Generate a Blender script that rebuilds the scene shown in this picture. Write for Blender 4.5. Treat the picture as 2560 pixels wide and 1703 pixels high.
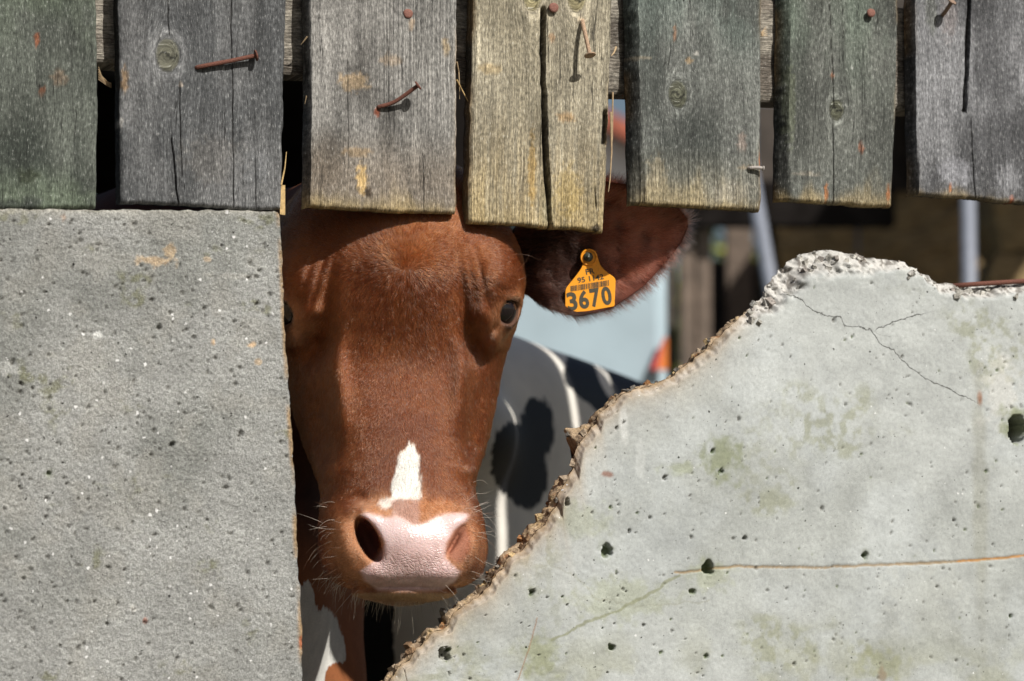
import bpy, math, random
import numpy as np
from mathutils import Vector, Matrix

for o in list(bpy.data.objects):
    bpy.data.objects.remove(o)
SC = bpy.context.scene
COL = SC.collection

# ------------------------------------------------------------------ camera
YAW, PIT, DIST, FPX = math.radians(20), math.radians(5), 3.3, 8270.0
f_ = np.array([math.sin(YAW)*math.cos(PIT), math.cos(YAW)*math.cos(PIT), math.sin(PIT)])
r_ = np.array([math.cos(YAW), -math.sin(YAW), 0.0])
u_ = np.cross(r_, f_)
CAM = np.array([0, 0, 1.0]) - DIST*f_
cd = bpy.data.cameras.new('camera')
cam = bpy.data.objects.new('camera', cd)
COL.objects.link(cam)
cam.matrix_world = Matrix(((r_[0], u_[0], -f_[0], CAM[0]), (r_[1], u_[1], -f_[1], CAM[1]),
                           (r_[2], u_[2], -f_[2], CAM[2]), (0, 0, 0, 1)))
cd.sensor_width = 36
cd.lens = FPX/2560*36
cd.clip_start, cd.clip_end = 0.05, 3000
cd.dof.use_dof = True
cd.dof.focus_distance = 3.30
cd.dof.aperture_fstop = 6.3
SC.camera = cam

# ------------------------------------------------------------------ world, sun, exposure
SUN = np.array([0.40, -1.0, 1.0]); SUN /= np.linalg.norm(SUN)
w = bpy.data.worlds.new('World'); SC.world = w; w.use_nodes = True
nt = w.node_tree
sky = nt.nodes.new('ShaderNodeTexSky'); sky.sky_type = 'NISHITA'; sky.sun_disc = False
sky.sun_elevation = math.asin(SUN[2]); sky.sun_rotation = math.atan2(SUN[0], SUN[1])
sky.dust_density = 2.5; sky.ozone_density = .6
bg = nt.nodes['Background']; bg.inputs[1].default_value = 0.05
nt.links.new(sky.outputs[0], bg.inputs[0])
sd = bpy.data.lights.new('sun', 'SUN'); sd.energy = 5.0; sd.angle = math.radians(0.53); sd.color = (1, .97, .925)
so = bpy.data.objects.new('sun', sd); COL.objects.link(so)
so.rotation_euler = Vector(-SUN).to_track_quat('-Z', 'Y').to_euler()
so.location = (2, -6, 7)
SC.render.engine = 'CYCLES'
SC.view_settings.view_transform = 'Standard'
SC.view_settings.look = 'None'
SC.view_settings.exposure = 0.27
SC.view_settings.gamma = 1.0
try: SC.cycles_curves.shape = 'RIBBONS'; SC.cycles_curves.subdivisions = 2
except Exception: pass

# ------------------------------------------------------------------ helpers
def P(px, py, Y):
    """photo pixel -> point on the vertical plane y = Y"""
    px = np.asarray(px, float); py = np.asarray(py, float)
    d = f_ + r_*((px-1280)/FPX)[..., None] + u_*((851.5-py)/FPX)[..., None]
    t = (Y-CAM[1])/d[..., 1]
    return CAM + d*t[..., None]
def pix(p):
    v = np.asarray(p)-CAM
    z = v@f_
    return 1280+FPX*(v@r_)/z, 851.5-FPX*(v@u_)/z

def _h(ix, iy, iz, seed):
    h = (ix.astype(np.int64)*374761393 + iy.astype(np.int64)*668265263 + iz.astype(np.int64)*2147483647 + seed*974711) & 0xffffffff
    h = ((h ^ (h >> 13))*1274126177) & 0xffffffff
    return ((h ^ (h >> 16)) & 0xffff)/65535.0
def noise(x, y, z=0.0, seed=0):
    x, y, z = np.broadcast_arrays(np.asarray(x, float), np.asarray(y, float), np.asarray(z, float))
    ix, iy, iz = np.floor(x), np.floor(y), np.floor(z)
    fx, fy, fz = x-ix, y-iy, z-iz
    fx = fx*fx*(3-2*fx); fy = fy*fy*(3-2*fy); fz = fz*fz*(3-2*fz)
    g = lambda a, b, c: _h(ix+a, iy+b, iz+c, seed)
    l = lambda a, b, t: a+(b-a)*t
    return l(l(l(g(0,0,0), g(1,0,0), fx), l(g(0,1,0), g(1,1,0), fx), fy),
             l(l(g(0,0,1), g(1,0,1), fx), l(g(0,1,1), g(1,1,1), fx), fy), fz)
def fbm(x, y, z=0.0, seed=0, o=4):
    s, a, t = 0, .5, 0
    for i in range(o):
        s = s+a*noise(x*2**i+i*7.3, y*2**i+i*3.1, z*2**i, seed+i*17); t += a; a *= .5
    return s/t
def ss(a, b, x):
    t = np.clip((x-a)/(b-a), 0, 1); return t*t*(3-2*t)
def lerp(a, b, t): return a+(b-a)*t
def mixc(c, d, t):
    t = np.asarray(t)[..., None]; return c*(1-t)+np.asarray(d)*t

def mesh(name, V, F, smooth=True, attrs=None, T=None):
    """numpy verts, quads (n,4) and optional triangles -> mesh data"""
    me = bpy.data.meshes.new(name)
    V = np.asarray(V, np.float32); F = np.asarray(F, np.int32).reshape(-1, 4)
    nT = 0 if T is None else len(T)
    me.vertices.add(len(V)); me.vertices.foreach_set('co', V.ravel())
    li = F.ravel(); st = np.arange(len(F))*4
    if nT:
        li = np.concatenate([li, np.asarray(T, np.int32).ravel()]); st = np.concatenate([st, len(F)*4+np.arange(nT)*3])
    me.loops.add(len(li)); me.loops.foreach_set('vertex_index', li.astype(np.int32))
    me.polygons.add(len(st)); me.polygons.foreach_set('loop_start', st.astype(np.int32))
    me.polygons.foreach_set('use_smooth', np.full(len(st), smooth))
    me.update(calc_edges=True); me.validate()
    for k, a in (attrs or {}).items():
        a = np.asarray(a, np.float32)
        if a.ndim == 1: me.attributes.new(k, 'FLOAT', 'POINT').data.foreach_set('value', a)
        elif k == 'Col':
            if a.shape[1] == 3: a = np.concatenate([a, np.ones((len(a), 1), np.float32)], 1)
            me.attributes.new(k, 'FLOAT_COLOR', 'POINT').data.foreach_set('color', a.ravel())
        else: me.attributes.new(k, 'FLOAT_VECTOR', 'POINT').data.foreach_set('vector', a.ravel())
    return me
def obj(name, me, mat=None, parent=None, loc=None):
    o = bpy.data.objects.new(name, me); COL.objects.link(o)
    if mat is not None and me is not None and not me.materials: me.materials.append(mat)
    if parent is not None: o.parent = parent
    if loc is not None: o.location = loc
    return o
def empty(name, loc=(0, 0, 0), rz=0):
    o = bpy.data.objects.new(name, None); COL.objects.link(o)
    o.location = loc; o.rotation_euler = (0, 0, rz); o.empty_display_size = .05; return o
def tag(o, label=None, cat=None, group=None, kind=None):
    for k, v in (('label', label), ('category', cat), ('group', group), ('kind', kind)):
        if v: o[k] = v
    return o
def keep(o, root):
    """parent o to root, keeping its world coordinates (root has only location / z rotation)"""
    o.parent = root
    o.matrix_parent_inverse = (Matrix.Translation(root.location) @ root.rotation_euler.to_matrix().to_4x4()).inverted()
    return o
class MB:
    """collects boxes, tubes and lofts into one mesh"""
    def __init__(s): s.v, s.f, s.n = [], [], 0
    def add(s, V, F):
        s.v.append(np.asarray(V, float)); s.f.append(np.asarray(F, int)+s.n); s.n += len(V); return s
    def box(s, a, b, bev=0.0):
        a, b = np.minimum(a, b).astype(float), np.maximum(a, b).astype(float)
        c, h = (a+b)/2, (b-a)/2; k = min(bev, h.min()*.9)
        if k <= 0:
            V = [(c[0]+x*h[0], c[1]+y*h[1], c[2]+z*h[2]) for z in (-1, 1) for y in (-1, 1) for x in (-1, 1)]
            return s.add(V, [(0,2,3,1), (4,5,7,6), (0,1,5,4), (2,6,7,3), (0,4,6,2), (1,3,7,5)])
        rings = []
        for z, i in ((-h[2], k), (-h[2]+k, 0), (h[2]-k, 0), (h[2], k)):
            X, Y = h[0]-i, h[1]-i; q = k*.6
            rings.append([(c[0]+x, c[1]+y, c[2]+z) for x, y in ((-X+q,-Y), (X-q,-Y), (X,-Y+q), (X,Y-q), (X-q,Y), (-X+q,Y), (-X,Y-q), (-X,-Y+q))])
        return s.rings(rings)
    def rings(s, R, cap=True):
        n = len(R[0]); m = len(R); V = np.array(R, float).reshape(-1, 3); F = []
        for j in range(m-1):
            for i in range(n):
                F.append((j*n+i, j*n+(i+1) % n, (j+1)*n+(i+1) % n, (j+1)*n+i))
        if cap:
            for base, rev in ((0, True), ((m-1)*n, False)):
                for i in range(1, n-1, 2):
                    q = [base, base+i, base+i+1, base+(i+2) % n if i+2 < n else base+i+1]
                    if i+2 >= n: q = [base, base+i, base+i+1, base]
                    F.append(tuple(q[::-1] if rev else q))
        F = [q for q in F]
        return s.add(V, F)
    def tube(s, pts, rad, n=10):
        pts = np.asarray(pts, float); rad = np.broadcast_to(rad, (len(pts),)); R = []
        ref = np.array([0.31, 0.57, 0.76])
        for i, p in enumerate(pts):
            t = pts[min(i+1, len(pts)-1)]-pts[max(i-1, 0)]; t /= np.linalg.norm(t)+1e-12
            a = np.cross(t, ref); a /= np.linalg.norm(a)+1e-12; b = np.cross(t, a)
            R.append([p+rad[i]*(math.cos(q)*a+math.sin(q)*b) for q in np.arange(n)*2*math.pi/n])
        return s.rings(R)
    def build(s, name, mat=None, parent=None, smooth=False, root=None):
        V = np.concatenate(s.v); F = np.concatenate(s.f)
        T = np.array([list(dict.fromkeys(q)) for q in F.tolist() if len(set(q)) == 3], int).reshape(-1, 3)
        F = np.array([q for q in F.tolist() if len(set(q)) == 4], int).reshape(-1, 4)
        me = mesh(name, V, F, smooth, None, T)
        o = obj(name, me, mat)
        if root is not None: keep(o, root)
        elif parent is not None: o.parent = parent
        return o

# ------------------------------------------------------------------ material helpers
class NT:
    def __init__(s, name):
        s.m = bpy.data.materials.new(name); s.m.use_nodes = True; s.t = s.m.node_tree
        s.b = s.t.nodes['Principled BSDF']
    def n(s, typ, ins=None, **kw):
        d = s.t.nodes.new('ShaderNode'+typ)
        for k, v in kw.items(): setattr(d, k, v)
        for k, v in (ins or {}).items(): s.set(d.inputs[k], v)
        return d
    def set(s, sock, v):
        if isinstance(v, bpy.types.NodeSocket): s.t.links.new(v, sock)
        else:
            if isinstance(v, (tuple, list)) and len(v) == 3 and sock.type == 'RGBA': v = (*v, 1)
            sock.default_value = v
    def attr(s, name, out='Color'): return s.n('Attribute', attribute_name=name).outputs[out]
    def obj(s): return s.n('TexCoord').outputs['Object']
    def vmul(s, a, v): return s.n('VectorMath', {0: a, 1: v}, operation='MULTIPLY').outputs[0]
    def vadd(s, a, v): return s.n('VectorMath', {0: a, 1: v}, operation='ADD').outputs[0]
    def noise(s, vec, scale, detail=4, rough=.55, dist=0.0):
        return s.n('TexNoise', {'Vector': vec, 'Scale': scale, 'Detail': detail, 'Roughness': rough, 'Distortion': dist}).outputs['Fac']
    def vor(s, vec, scale, out='Distance', feature='F1', rand=1.0):
        return s.n('TexVoronoi', {'Vector': vec, 'Scale': scale, 'Randomness': rand}, feature=feature).outputs[out]
    def rng(s, x, a, b, c=0.0, d=1.0): return s.n('MapRange', {0: x, 1: a, 2: b, 3: c, 4: d}).outputs[0]
    def math(s, op, a, b=0.0): return s.n('Math', {0: a, 1: b}, operation=op).outputs[0]
    def mix(s, f, a, b, mode='MIX'):
        d = s.n('Mix', data_type='RGBA', blend_type=mode)
        s.set(d.inputs[0], f); s.set(d.inputs[6], a); s.set(d.inputs[7], b); return d.outputs[2]
    def scale(s, c, k): return s.mix(1.0, c, s.n('CombineColor', {0: k, 1: k, 2: k}).outputs[0], 'MULTIPLY')
    def bump(s, h, dist=.001, strength=1.0, normal=None):
        d = s.n('Bump', {'Height': h, 'Distance': dist, 'Strength': strength})
        if normal is not None: s.set(d.inputs['Normal'], normal)
        return d.outputs[0]
    def out(s, **kw):
        for k, v in kw.items(): s.set(s.b.inputs[{'col': 'Base Color', 'rough': 'Roughness', 'nrm': 'Normal', 'metal': 'Metallic', 'spec': 'Specular IOR Level', 'sheen': 'Sheen Weight', 'sss': 'Subsurface Weight', 'coat': 'Coat Weight', 'trans': 'Transmission Weight', 'alpha': 'Alpha'}[k]], v)
        return s.m
def simple(name, col, rough=.7, nscale=30, amt=.35, bump=.0, metal=0.0):
    m = NT(name); n = m.noise(m.obj(), nscale, 5)
    kw = {}
    if bump: kw['nrm'] = m.bump(m.noise(m.obj(), nscale*3, 4), bump)
    return m.out(col=m.scale(col, m.rng(n, .25, .75, 1-amt, 1+amt)), rough=rough, metal=metal, **kw)

def mat_wood(name, fresh=0.0):
    """weathered board: colour from the board's own paint layer, grain from its grain coordinates"""
    m = NT(name); g = m.attr('gco', 'Vector')
    n1 = m.noise(m.vmul(g, (560, 22, 560)), 1, 5, .65)
    n2 = m.noise(m.vmul(g, (95, 9, 95)), 1, 5, .62)
    n3 = m.noise(m.vmul(g, (1150, 150, 1150)), 1, 4, .75)
    n4 = m.noise(m.vmul(g, (300, 190, 300)), 1, 5, .7)
    n5 = m.noise(m.vmul(g, (14, 9, 14)), 1, 3, .6)
    wv = m.n('TexWave', {'Vector': m.vmul(g, (1, .02, 1)), 'Scale': 78, 'Distortion': 7.0, 'Detail': 4, 'Detail Scale': 2.5}, bands_direction='X').outputs['Fac']
    rib = m.attr('rib', 'Fac')
    k = m.math('MULTIPLY', m.rng(n1, .3, .7, .74, 1.26), m.rng(n2, .25, .75, .58, 1.38))
    k = m.math('MULTIPLY', k, m.rng(n3, .3, .75, .26, 2.05))
    k = m.math('MULTIPLY', k, m.rng(n4, .3, .7, .48, 1.5))
    k = m.math('MULTIPLY', k, m.rng(n5, .3, .7, .70, 1.26))
    wv = m.math('MULTIPLY', m.math('SUBTRACT', wv, .5), rib)
    k = m.math('MULTIPLY', k, m.math('ADD', m.math('MULTIPLY', wv, .42), 1.0))
    c = m.scale(m.attr('Col'), k)
    # pale lifted fibres and dark drying cracks
    c = m.mix(m.rng(m.math('MULTIPLY', n3, m.rng(n4, .4, .6, .9, 1.08)), .60, .70, 0, .62), c, (.50, .50, .47))
    ck = m.noise(m.vmul(g, (170, 3.2, 170)), 1, 2, .5)
    ckm = m.rng(m.math('ABSOLUTE', m.math('SUBTRACT', ck, .5)), .0, .006, 1, 0)
    ckm = m.math('MULTIPLY', ckm, m.rng(m.noise(m.vmul(g, (25, 6, 25)), 1, 2), .5, .62, 0, .8))
    c = m.mix(ckm, c, (.012, .011, .010))
    h = m.math('ADD', m.math('MULTIPLY', n1, .35), m.math('MULTIPLY', n3, .7))
    h = m.math('SUBTRACT', m.math('ADD', h, m.math('MULTIPLY', wv, .45)), m.math('MULTIPLY', ckm, 1.2))
    return m.out(col=c, rough=.82, spec=.25, nrm=m.bump(h, .0020, .9))
def mat_concrete(name, coarse):
    m = NT(name); p = m.obj(); c = m.attr('Col')
    big = m.noise(p, 9, 5, .6); n1 = m.noise(p, 38, 5, .65); n2 = m.noise(p, 420 if coarse else 260, 4, .7); n3 = m.noise(p, 1300, 3, .7)
    a = .40 if coarse else .12
    k = m.math('MULTIPLY', m.rng(n1, .3, .7, .88, 1.12), m.rng(n2, .3, .7, 1-a, 1+a))
    k = m.math('MULTIPLY', k, m.rng(n3, .3, .7, 1-a*1.1, 1+a*1.1))
    c = m.scale(c, k)
    wp = m.vadd(p, m.vmul(m.n('TexNoise', {'Vector': p, 'Scale': 420.0, 'Detail': 2.0}).outputs['Color'], (.0035, .0035, .0035)))
    # sand grains of uneven shape: pale and dark, gathered in places
    g1 = m.noise(wp, 760 if coarse else 900, 2, .6)
    c = m.mix(m.math('MULTIPLY', m.rng(g1, .62, .70, 0, .8), m.rng(big, .38, .6, .15 if coarse else .0, .85 if coarse else .35)), c, (.66, .66, .64))
    g2 = m.noise(m.vadd(wp, (.7, .2, .4)), 620 if coarse else 800, 3, .7)
    c = m.mix(m.math('MULTIPLY', m.rng(g2, .635, .69, 0, 1), m.rng(n1, .40, .62, .15, .8)), c, (.05, .05, .04) if coarse else (.13, .135, .10))
    c = m.scale(c, m.rng(big, .3, .7, .86, 1.12))
    for sc_, th, rad, col in ((150, .945, .22, (.66, .65, .63)), (115, .86, .12, (.03, .028, .024)), (240, .80, .14, (.04, .038, .03))) if coarse else ((260, .84, .13, (.045, .043, .034)), (120, .90, .10, (.03, .03, .024)), (200, .975, .2, (.62, .62, .6))):
        v = m.n('TexVoronoi', {'Vector': wp, 'Scale': sc_}); cell = m.n('SeparateColor', {0: v.outputs['Color']}).outputs
        r = m.math('MULTIPLY', m.rng(cell[1], 0, 1, .5, 1.3), rad)
        c = m.mix(m.math('MULTIPLY', m.math('LESS_THAN', v.outputs['Distance'], r), m.math('GREATER_THAN', cell[0], th)), c, col)
    # hairline cracks: distance field carried by the sheet
    wob = m.math('MULTIPLY', m.math('SUBTRACT', m.noise(p, 95, 6, .7), .5), .012)
    ck = m.math('ABSOLUTE', m.math('ADD', m.attr('crk', 'Fac'), wob))
    ckm = m.rng(ck, .0002, .0006, .85, 0)
    c = m.mix(ckm, c, (.05, .048, .04))
    h = m.math('ADD', m.math('MULTIPLY', n2, 1.0 if coarse else .35), m.math('MULTIPLY', n3, .5 if coarse else .3))
    h = m.math('SUBTRACT', h, m.math('MULTIPLY', ckm, .8))
    return m.out(col=c, rough=.86, spec=.3, nrm=m.bump(h, .0018 if coarse else .0010, .9))
def mat_attr(name, rough=.8, amt=.25, sc=200, bump=.001, spec=.3):
    m = NT(name); p = m.obj(); n = m.noise(p, sc, 5, .65)
    return m.out(col=m.scale(m.attr('Col'), m.rng(n, .3, .7, 1-amt, 1+amt)), rough=rough, spec=spec, nrm=m.bump(n, bump))
M_wood = mat_wood('weathered wood')
M_concL = mat_concrete('coarse concrete', True)
M_concR = mat_concrete('smooth concrete', False)
M_frac = mat_attr('broken concrete', .95, .5, 330, .003)
M_rust = simple('rusty steel', (.12, .042, .025), .85, 900, .55, .0004)
M_rust2 = simple('flaking nail', (.33, .22, .14), .8, 700, .6, .0004)

# ================================================================== PLANK FENCE
def s2l(r, g, b):
    f = lambda c: ((c/255+.055)/1.055)**2.4 if c > 10 else c/255/12.92
    return np.array([f(r), f(g), f(b)])/1.22
PX = .0004   # metres per photo pixel at the fence
TH = .021
def grid_faces(nr, nc, off=0):
    j, i = np.meshgrid(np.arange(nr-1), np.arange(nc-1), indexing='ij')
    a = (j*nc+i).ravel()+off
    return np.stack([a, a+1, a+nc+1, a+nc], 1)
fence = empty('plank_fence', (0, 0.02, 1.3))
tag(fence, 'weathered grey plank fence with rusty nails hanging above the two concrete slabs', 'fence')

def plank(tl, bl, br, tr, seed, tint, tint2, Y0=0.0, dy=(0, 0), green=None, knots=(), grooves=(), yellow=.35, ytop=.03, marks=(), fine=True, ztop=2.75, extra=None, wane=0, stack=None, rib=lambda u, h: .15+0*u):
    """front face given by its edges in photo pixels: tl/tr on the picture's top edge, bl/br the lower corners"""
    rs = np.random.RandomState(seed)
    pts = stack if stack is not None else P([tl[0], bl[0], br[0], tr[0]], [tl[1], bl[1], br[1], tr[1]], Y0)
    TL, BL, BR, TR = pts
    if fine:
        hs = np.concatenate([np.arange(0, .012, .001), np.arange(.012, .27, .0024), np.linspace(.28, ztop-BL[2], 7)])
        nc = int(np.linalg.norm((BR-BL)[[0, 2]])/.0016)+1
    else:
        hs = np.concatenate([np.linspace(0, .3, 12), np.linspace(.4, ztop-BL[2], 6)]); nc = 14
    us = np.linspace(0, 1, nc)
    if fine:
        ex_ = [np.array([.003, .006, .994, .997])]; Wd = BR[0]-BL[0]
        for gr in grooves:
            g_ = P(np.array(gr[0])[:, 0], np.array(gr[0])[:, 1], Y0)[:, 0]; a_, b_ = (g_.min()-BL[0])/Wd-.002/Wd, (g_.max()-BL[0])/Wd+.002/Wd
            ex_.append(np.arange(a_, b_, .0006/Wd))
        us = np.unique(np.clip(np.concatenate([us]+ex_), 0, 1)); nc = len(us)
    H, U = np.meshgrid(hs, us, indexing='ij')
    He = .36*np.tanh(H/.36)      # boards straighten above the rail
    xl = BL[0]+(TL[0]-BL[0])*He/(TL[2]-BL[2]); xr = BR[0]+(TR[0]-BR[0])*He/(TR[2]-BR[2])
    W = xr-xl
    # uneven long edges and lower end
    el = (fbm(H*70, 0*H, seed=seed)-.5)*.0022+(noise(H*9, 0*H+5, seed=seed)-.5)*.0022
    er = (fbm(H*70, 0*H+9, seed=seed)-.5)*.0022+(noise(H*9, 0*H+15, seed=seed)-.5)*.0022
    X = xl+el+(W-el+er)*U
    x = U*W
    Z = BL[2]+(BR[2]-BL[2])*U+H + ((noise(U*5, 0*H, seed=seed+3)-.5)*.0022+(fbm(U*40, 0*H, seed=seed+4)-.5)*.0018)*np.exp(-H/.012)
    Y = np.full_like(X, Y0)+lerp(dy[0], dy[1], U)
    ed = np.minimum(x, W-x)
    rr = .003+.002*noise(H*40, U*2, seed=seed+5)
    Y += np.clip(rr-ed, 0, 1)**2/rr*.9 + np.clip(.004-H, 0, 1)**2/.004*.8
    Y += (fbm(x*30, H*8, seed=seed+6)-.5)*.0016 + (noise(x*140, H*7, seed=seed+7)-.5)*.0009
    # bark-side wane on the left arris
    if wane:
        k = wane*(.55+.5*noise(H*9, 0*H, seed=seed+8)+.5*np.exp(-H/.05))
        wk = np.clip(k-x, 0, 1)/np.maximum(k, 1e-6); Y += wk*TH*.75
    gx = x+seed*1.37+.003*noise(H*4, 0*H, seed=seed+11)+.0006*noise(H*25, x*20, seed=seed+12); gz = H+seed*.77
    C = np.broadcast_to(tint, X.shape+(3,)).copy()*.98
    f1 = fbm(x*16, H*7, seed=seed+20)
    C = mixc(C, tint2, ss(.4, .62, f1))
    C *= (.8+.4*fbm(x*5, H*4, seed=seed+21))[..., None]
    for kx, kh, kr in knots:      # pixel centre and radius
        k3 = P(kx, kh, Y0); ku = (k3[0]-BL[0])/(BR[0]-BL[0]); kx_ = ku*(BR-BL)[0]; khh = k3[2]-(BL[2]+(BR[2]-BL[2])*ku); r = kr*PX
        dx, dh = x-kx_, (H-khh)*.72
        q = np.hypot(dx, dh)/r
        gx = gx-dx*np.exp(-(dx/(1.9*r))**2-(dh/(2.6*r))**2)*.93
        gx = np.where(q < 1, gx+q*.006, gx)
        C = mixc(C, tint*np.array([.62, .60, .42]), ss(1.05, .9, q)*.85)
        C = mixc(C, tint*1.45+.01, np.exp(-((q-1.35)/.3)**2)*.45)
        Y += .0012*np.exp(-((q-1)/.12)**2)
        ang = np.abs(dh+.12*dx+.1*r*np.sin(dx/r*5)); C = mixc(C, (.01, .01, .008), (ang < .0009)*(q < .8)*.9)
    C = mixc(C, tint*.10, (U == 0)*.95+(U == 1)*.8)  # long edges near black: shade of the gaps put into the colour
    if wane: C = mixc(C, tint*.35, ss(0, .3, wk))
    if green is not None: C = mixc(C, s2l(*green[0]), green[1](x/W, H))
    if extra is not None: C = extra(C, x/W, H, X, Z)
    # lighter fresh wood along the lower end and the arrises
    if yellow:
        ny = fbm(x*60, H*12, seed=seed+30)
        C = mixc(C, s2l(170, 150, 106), ss(.25, .75, ny+np.exp(-H/ytop)-.55)*yellow)
        C = mixc(C, s2l(186, 160, 108), np.exp(-H/.0035)*.8*yellow*2*ss(.2, .6, ny))
        C = mixc(C, s2l(160, 130, 88), np.exp(-ed/.0016)*ss(.45, .65, noise(H*18, U*2, seed=seed+31))*.6)
    hx, hz = X, Z
    for mk in marks:              # small stains: pixel x, y, half width, half height, colour, strength
        m3 = P(mk[0], mk[1], Y0); q = np.hypot((hx-m3[0])/(mk[2]*PX), (hz-m3[2])/(mk[3]*PX))+(fbm(hx*300, hz*300, seed=5)-.5)*1.2
        C = mixc(C, s2l(*mk[4]), ss(1.15, .6, q)*mk[5])
    for gr in grooves:            # drying splits: pixel polyline, half width m, depth m
        G = P(np.array(gr[0])[:, 0], np.array(gr[0])[:, 1], Y0); o = np.argsort(G[:, 2])
        gxp = np.interp(Z, G[o, 2], G[o, 0]) + (noise(Z*60, 0*Z, seed=seed+40)-.5)*.0012
        ins = ss(G[:, 2].min()-.002, G[:, 2].min()+.002, Z)*ss(G[:, 2].max()+.006, G[:, 2].max()-.004, Z)
        wd = gr[1]*(1 if gr[1] > .002 else .6)*(.7+.6*noise(Z*30, 0*Z, seed=seed+41))
        k = ss(1.5, .6, np.abs(X-gxp)/np.maximum(wd, .00045))*ins
        Y += k*gr[2]*(1 if gr[1] > .002 else .5); C = mixc(C, (.012, .010, .008), k*(.9 if gr[1] > .002 else .7))
    nr = len(hs)
    V = np.stack([X, Y, Z], -1).reshape(-1, 3)
    Xb = X.copy(); Vb = np.stack([Xb, np.full_like(X, Y0+TH)+lerp(dy[0], dy[1], U), Z+.001*np.exp(-H/.01)], -1).reshape(-1, 3)
    n = nr*nc
    F = [grid_faces(nr, nc), grid_faces(nr, nc, n)[:, ::-1]]
    i = np.arange(nc-1); F.append(np.stack([i, n+i, n+i+1, i+1], 1))
    t = (nr-1)*nc; F.append(np.stack([t+i, t+i+1, n+t+i+1, n+t+i], 1))
    j = np.arange(nr-1)*nc; F.append(np.stack([j, j+nc, n+j+nc, n+j], 1))
    j = j+nc-1; F.append(np.stack([j, n+j, n+j+nc, j+nc], 1))
    Cb = C.reshape(-1, 3).copy()*.22  # sides fade to a darkened back, gap shade in the colour
    g = np.stack([gx, gz, 0*gx], -1).reshape(-1, 3); gb = g.copy(); gb[:, 2] += TH
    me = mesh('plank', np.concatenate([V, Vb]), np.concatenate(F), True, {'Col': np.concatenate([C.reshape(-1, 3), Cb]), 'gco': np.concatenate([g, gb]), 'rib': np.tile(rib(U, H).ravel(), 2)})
    try: me.set_sharp_from_angle(angle=math.radians(50))
    except Exception: pass
    o = obj('plank', me, M_wood); keep(o, fence)
    return o
T = s2l
up = lambda a, b: (lambda u, h: ss(a, b, h))
RUST = (150, 82, 45); PALE = (176, 150, 118)
pl1 = plank((-150, 0), (-150, 521), (243, 521), (243, 0), 1, T(92, 96, 88), T(66, 71, 64), 0.004, green=((106, 116, 98), lambda u, h: np.clip(ss(.05, 0.0, h)*ss(.3, .55, fbm(u*4+2, h*30, seed=77))*1.0+ss(.13, .2, h)*.55*ss(.35, .6, fbm(u*3, h*12, seed=78)), 0, .85)),
   yellow=.0, marks=[(92, 98, 7, 18, (150, 88, 56), .8), (100, 218, 9, 9, (28, 16, 10), 1), (104, 228, 9, 14, (140, 90, 60), .7), (148, 195, 22, 20, (140, 112, 86), .4), (70, 440, 26, 20, (60, 66, 50), .8)])
pl2 = plank((297, 0), (299, 508), (704, 526), (716, 0), 2, T(118, 118, 117), T(86, 87, 87), 0.0, knots=[(424, 138, 30)], yellow=.0,
   grooves=[([(418, 0), (424, 90)], .0008, .003), ([(448, 205), (455, 440)], .0007, .003), ([(430, 345), (441, 470), (450, 524)], .0011, .006), ([(577, 0), (582, 300), (585, 520)], .0008, .003), ([(638, 400), (641, 520)], .0005, .002)],
   marks=[(312, 200, 10, 34, (150, 115, 68), .6), (303, 305, 6, 14, (190, 186, 178), .6), (452, 212, 6, 5, (205, 190, 172), .7), (540, 400, 90, 60, (128, 124, 118), .4), (620, 420, 60, 46, (128, 130, 132), .3)])
pl3 = plank((771, 0), (767, 517), (1140, 536), (1146, 0), 3, T(145, 142, 136), T(98, 95, 90), -.001, rib=lambda u, h: .15+.85*ss(.25, .6, u)*ss(.05, .12, h), yellow=.55, ytop=.022, wane=.003,
   grooves=[([(868, 150), (872, 420)], .0004, .001), ([(968, 60), (972, 300)], .0004, .001), ([(1090, 500), (1089, 534)], .0006, .002), ([(1058, 400), (1060, 530)], .0004, .002)],
   marks=[(885, 205, 44, 26, (182, 158, 124), .75), (975, 150, 30, 16, (170, 148, 120), .5), (1115, 118, 12, 26, (176, 150, 105), .6), (905, 450, 16, 40, (206, 174, 118), .9), (922, 482, 12, 16, (60, 46, 30), .8), (890, 380, 40, 14, (160, 132, 90), .5), (1028, 60, 9, 20, (190, 165, 135), .55), (942, 282, 8, 12, (150, 72, 36), .8)],
   extra=lambda C, u, h, X, Z: mixc(mixc(C, T(150, 148, 142), ss(.3, .85, u)*ss(.08, .2, h)*.55), T(128, 112, 92), ss(.09, .03, h)*.55))
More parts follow.
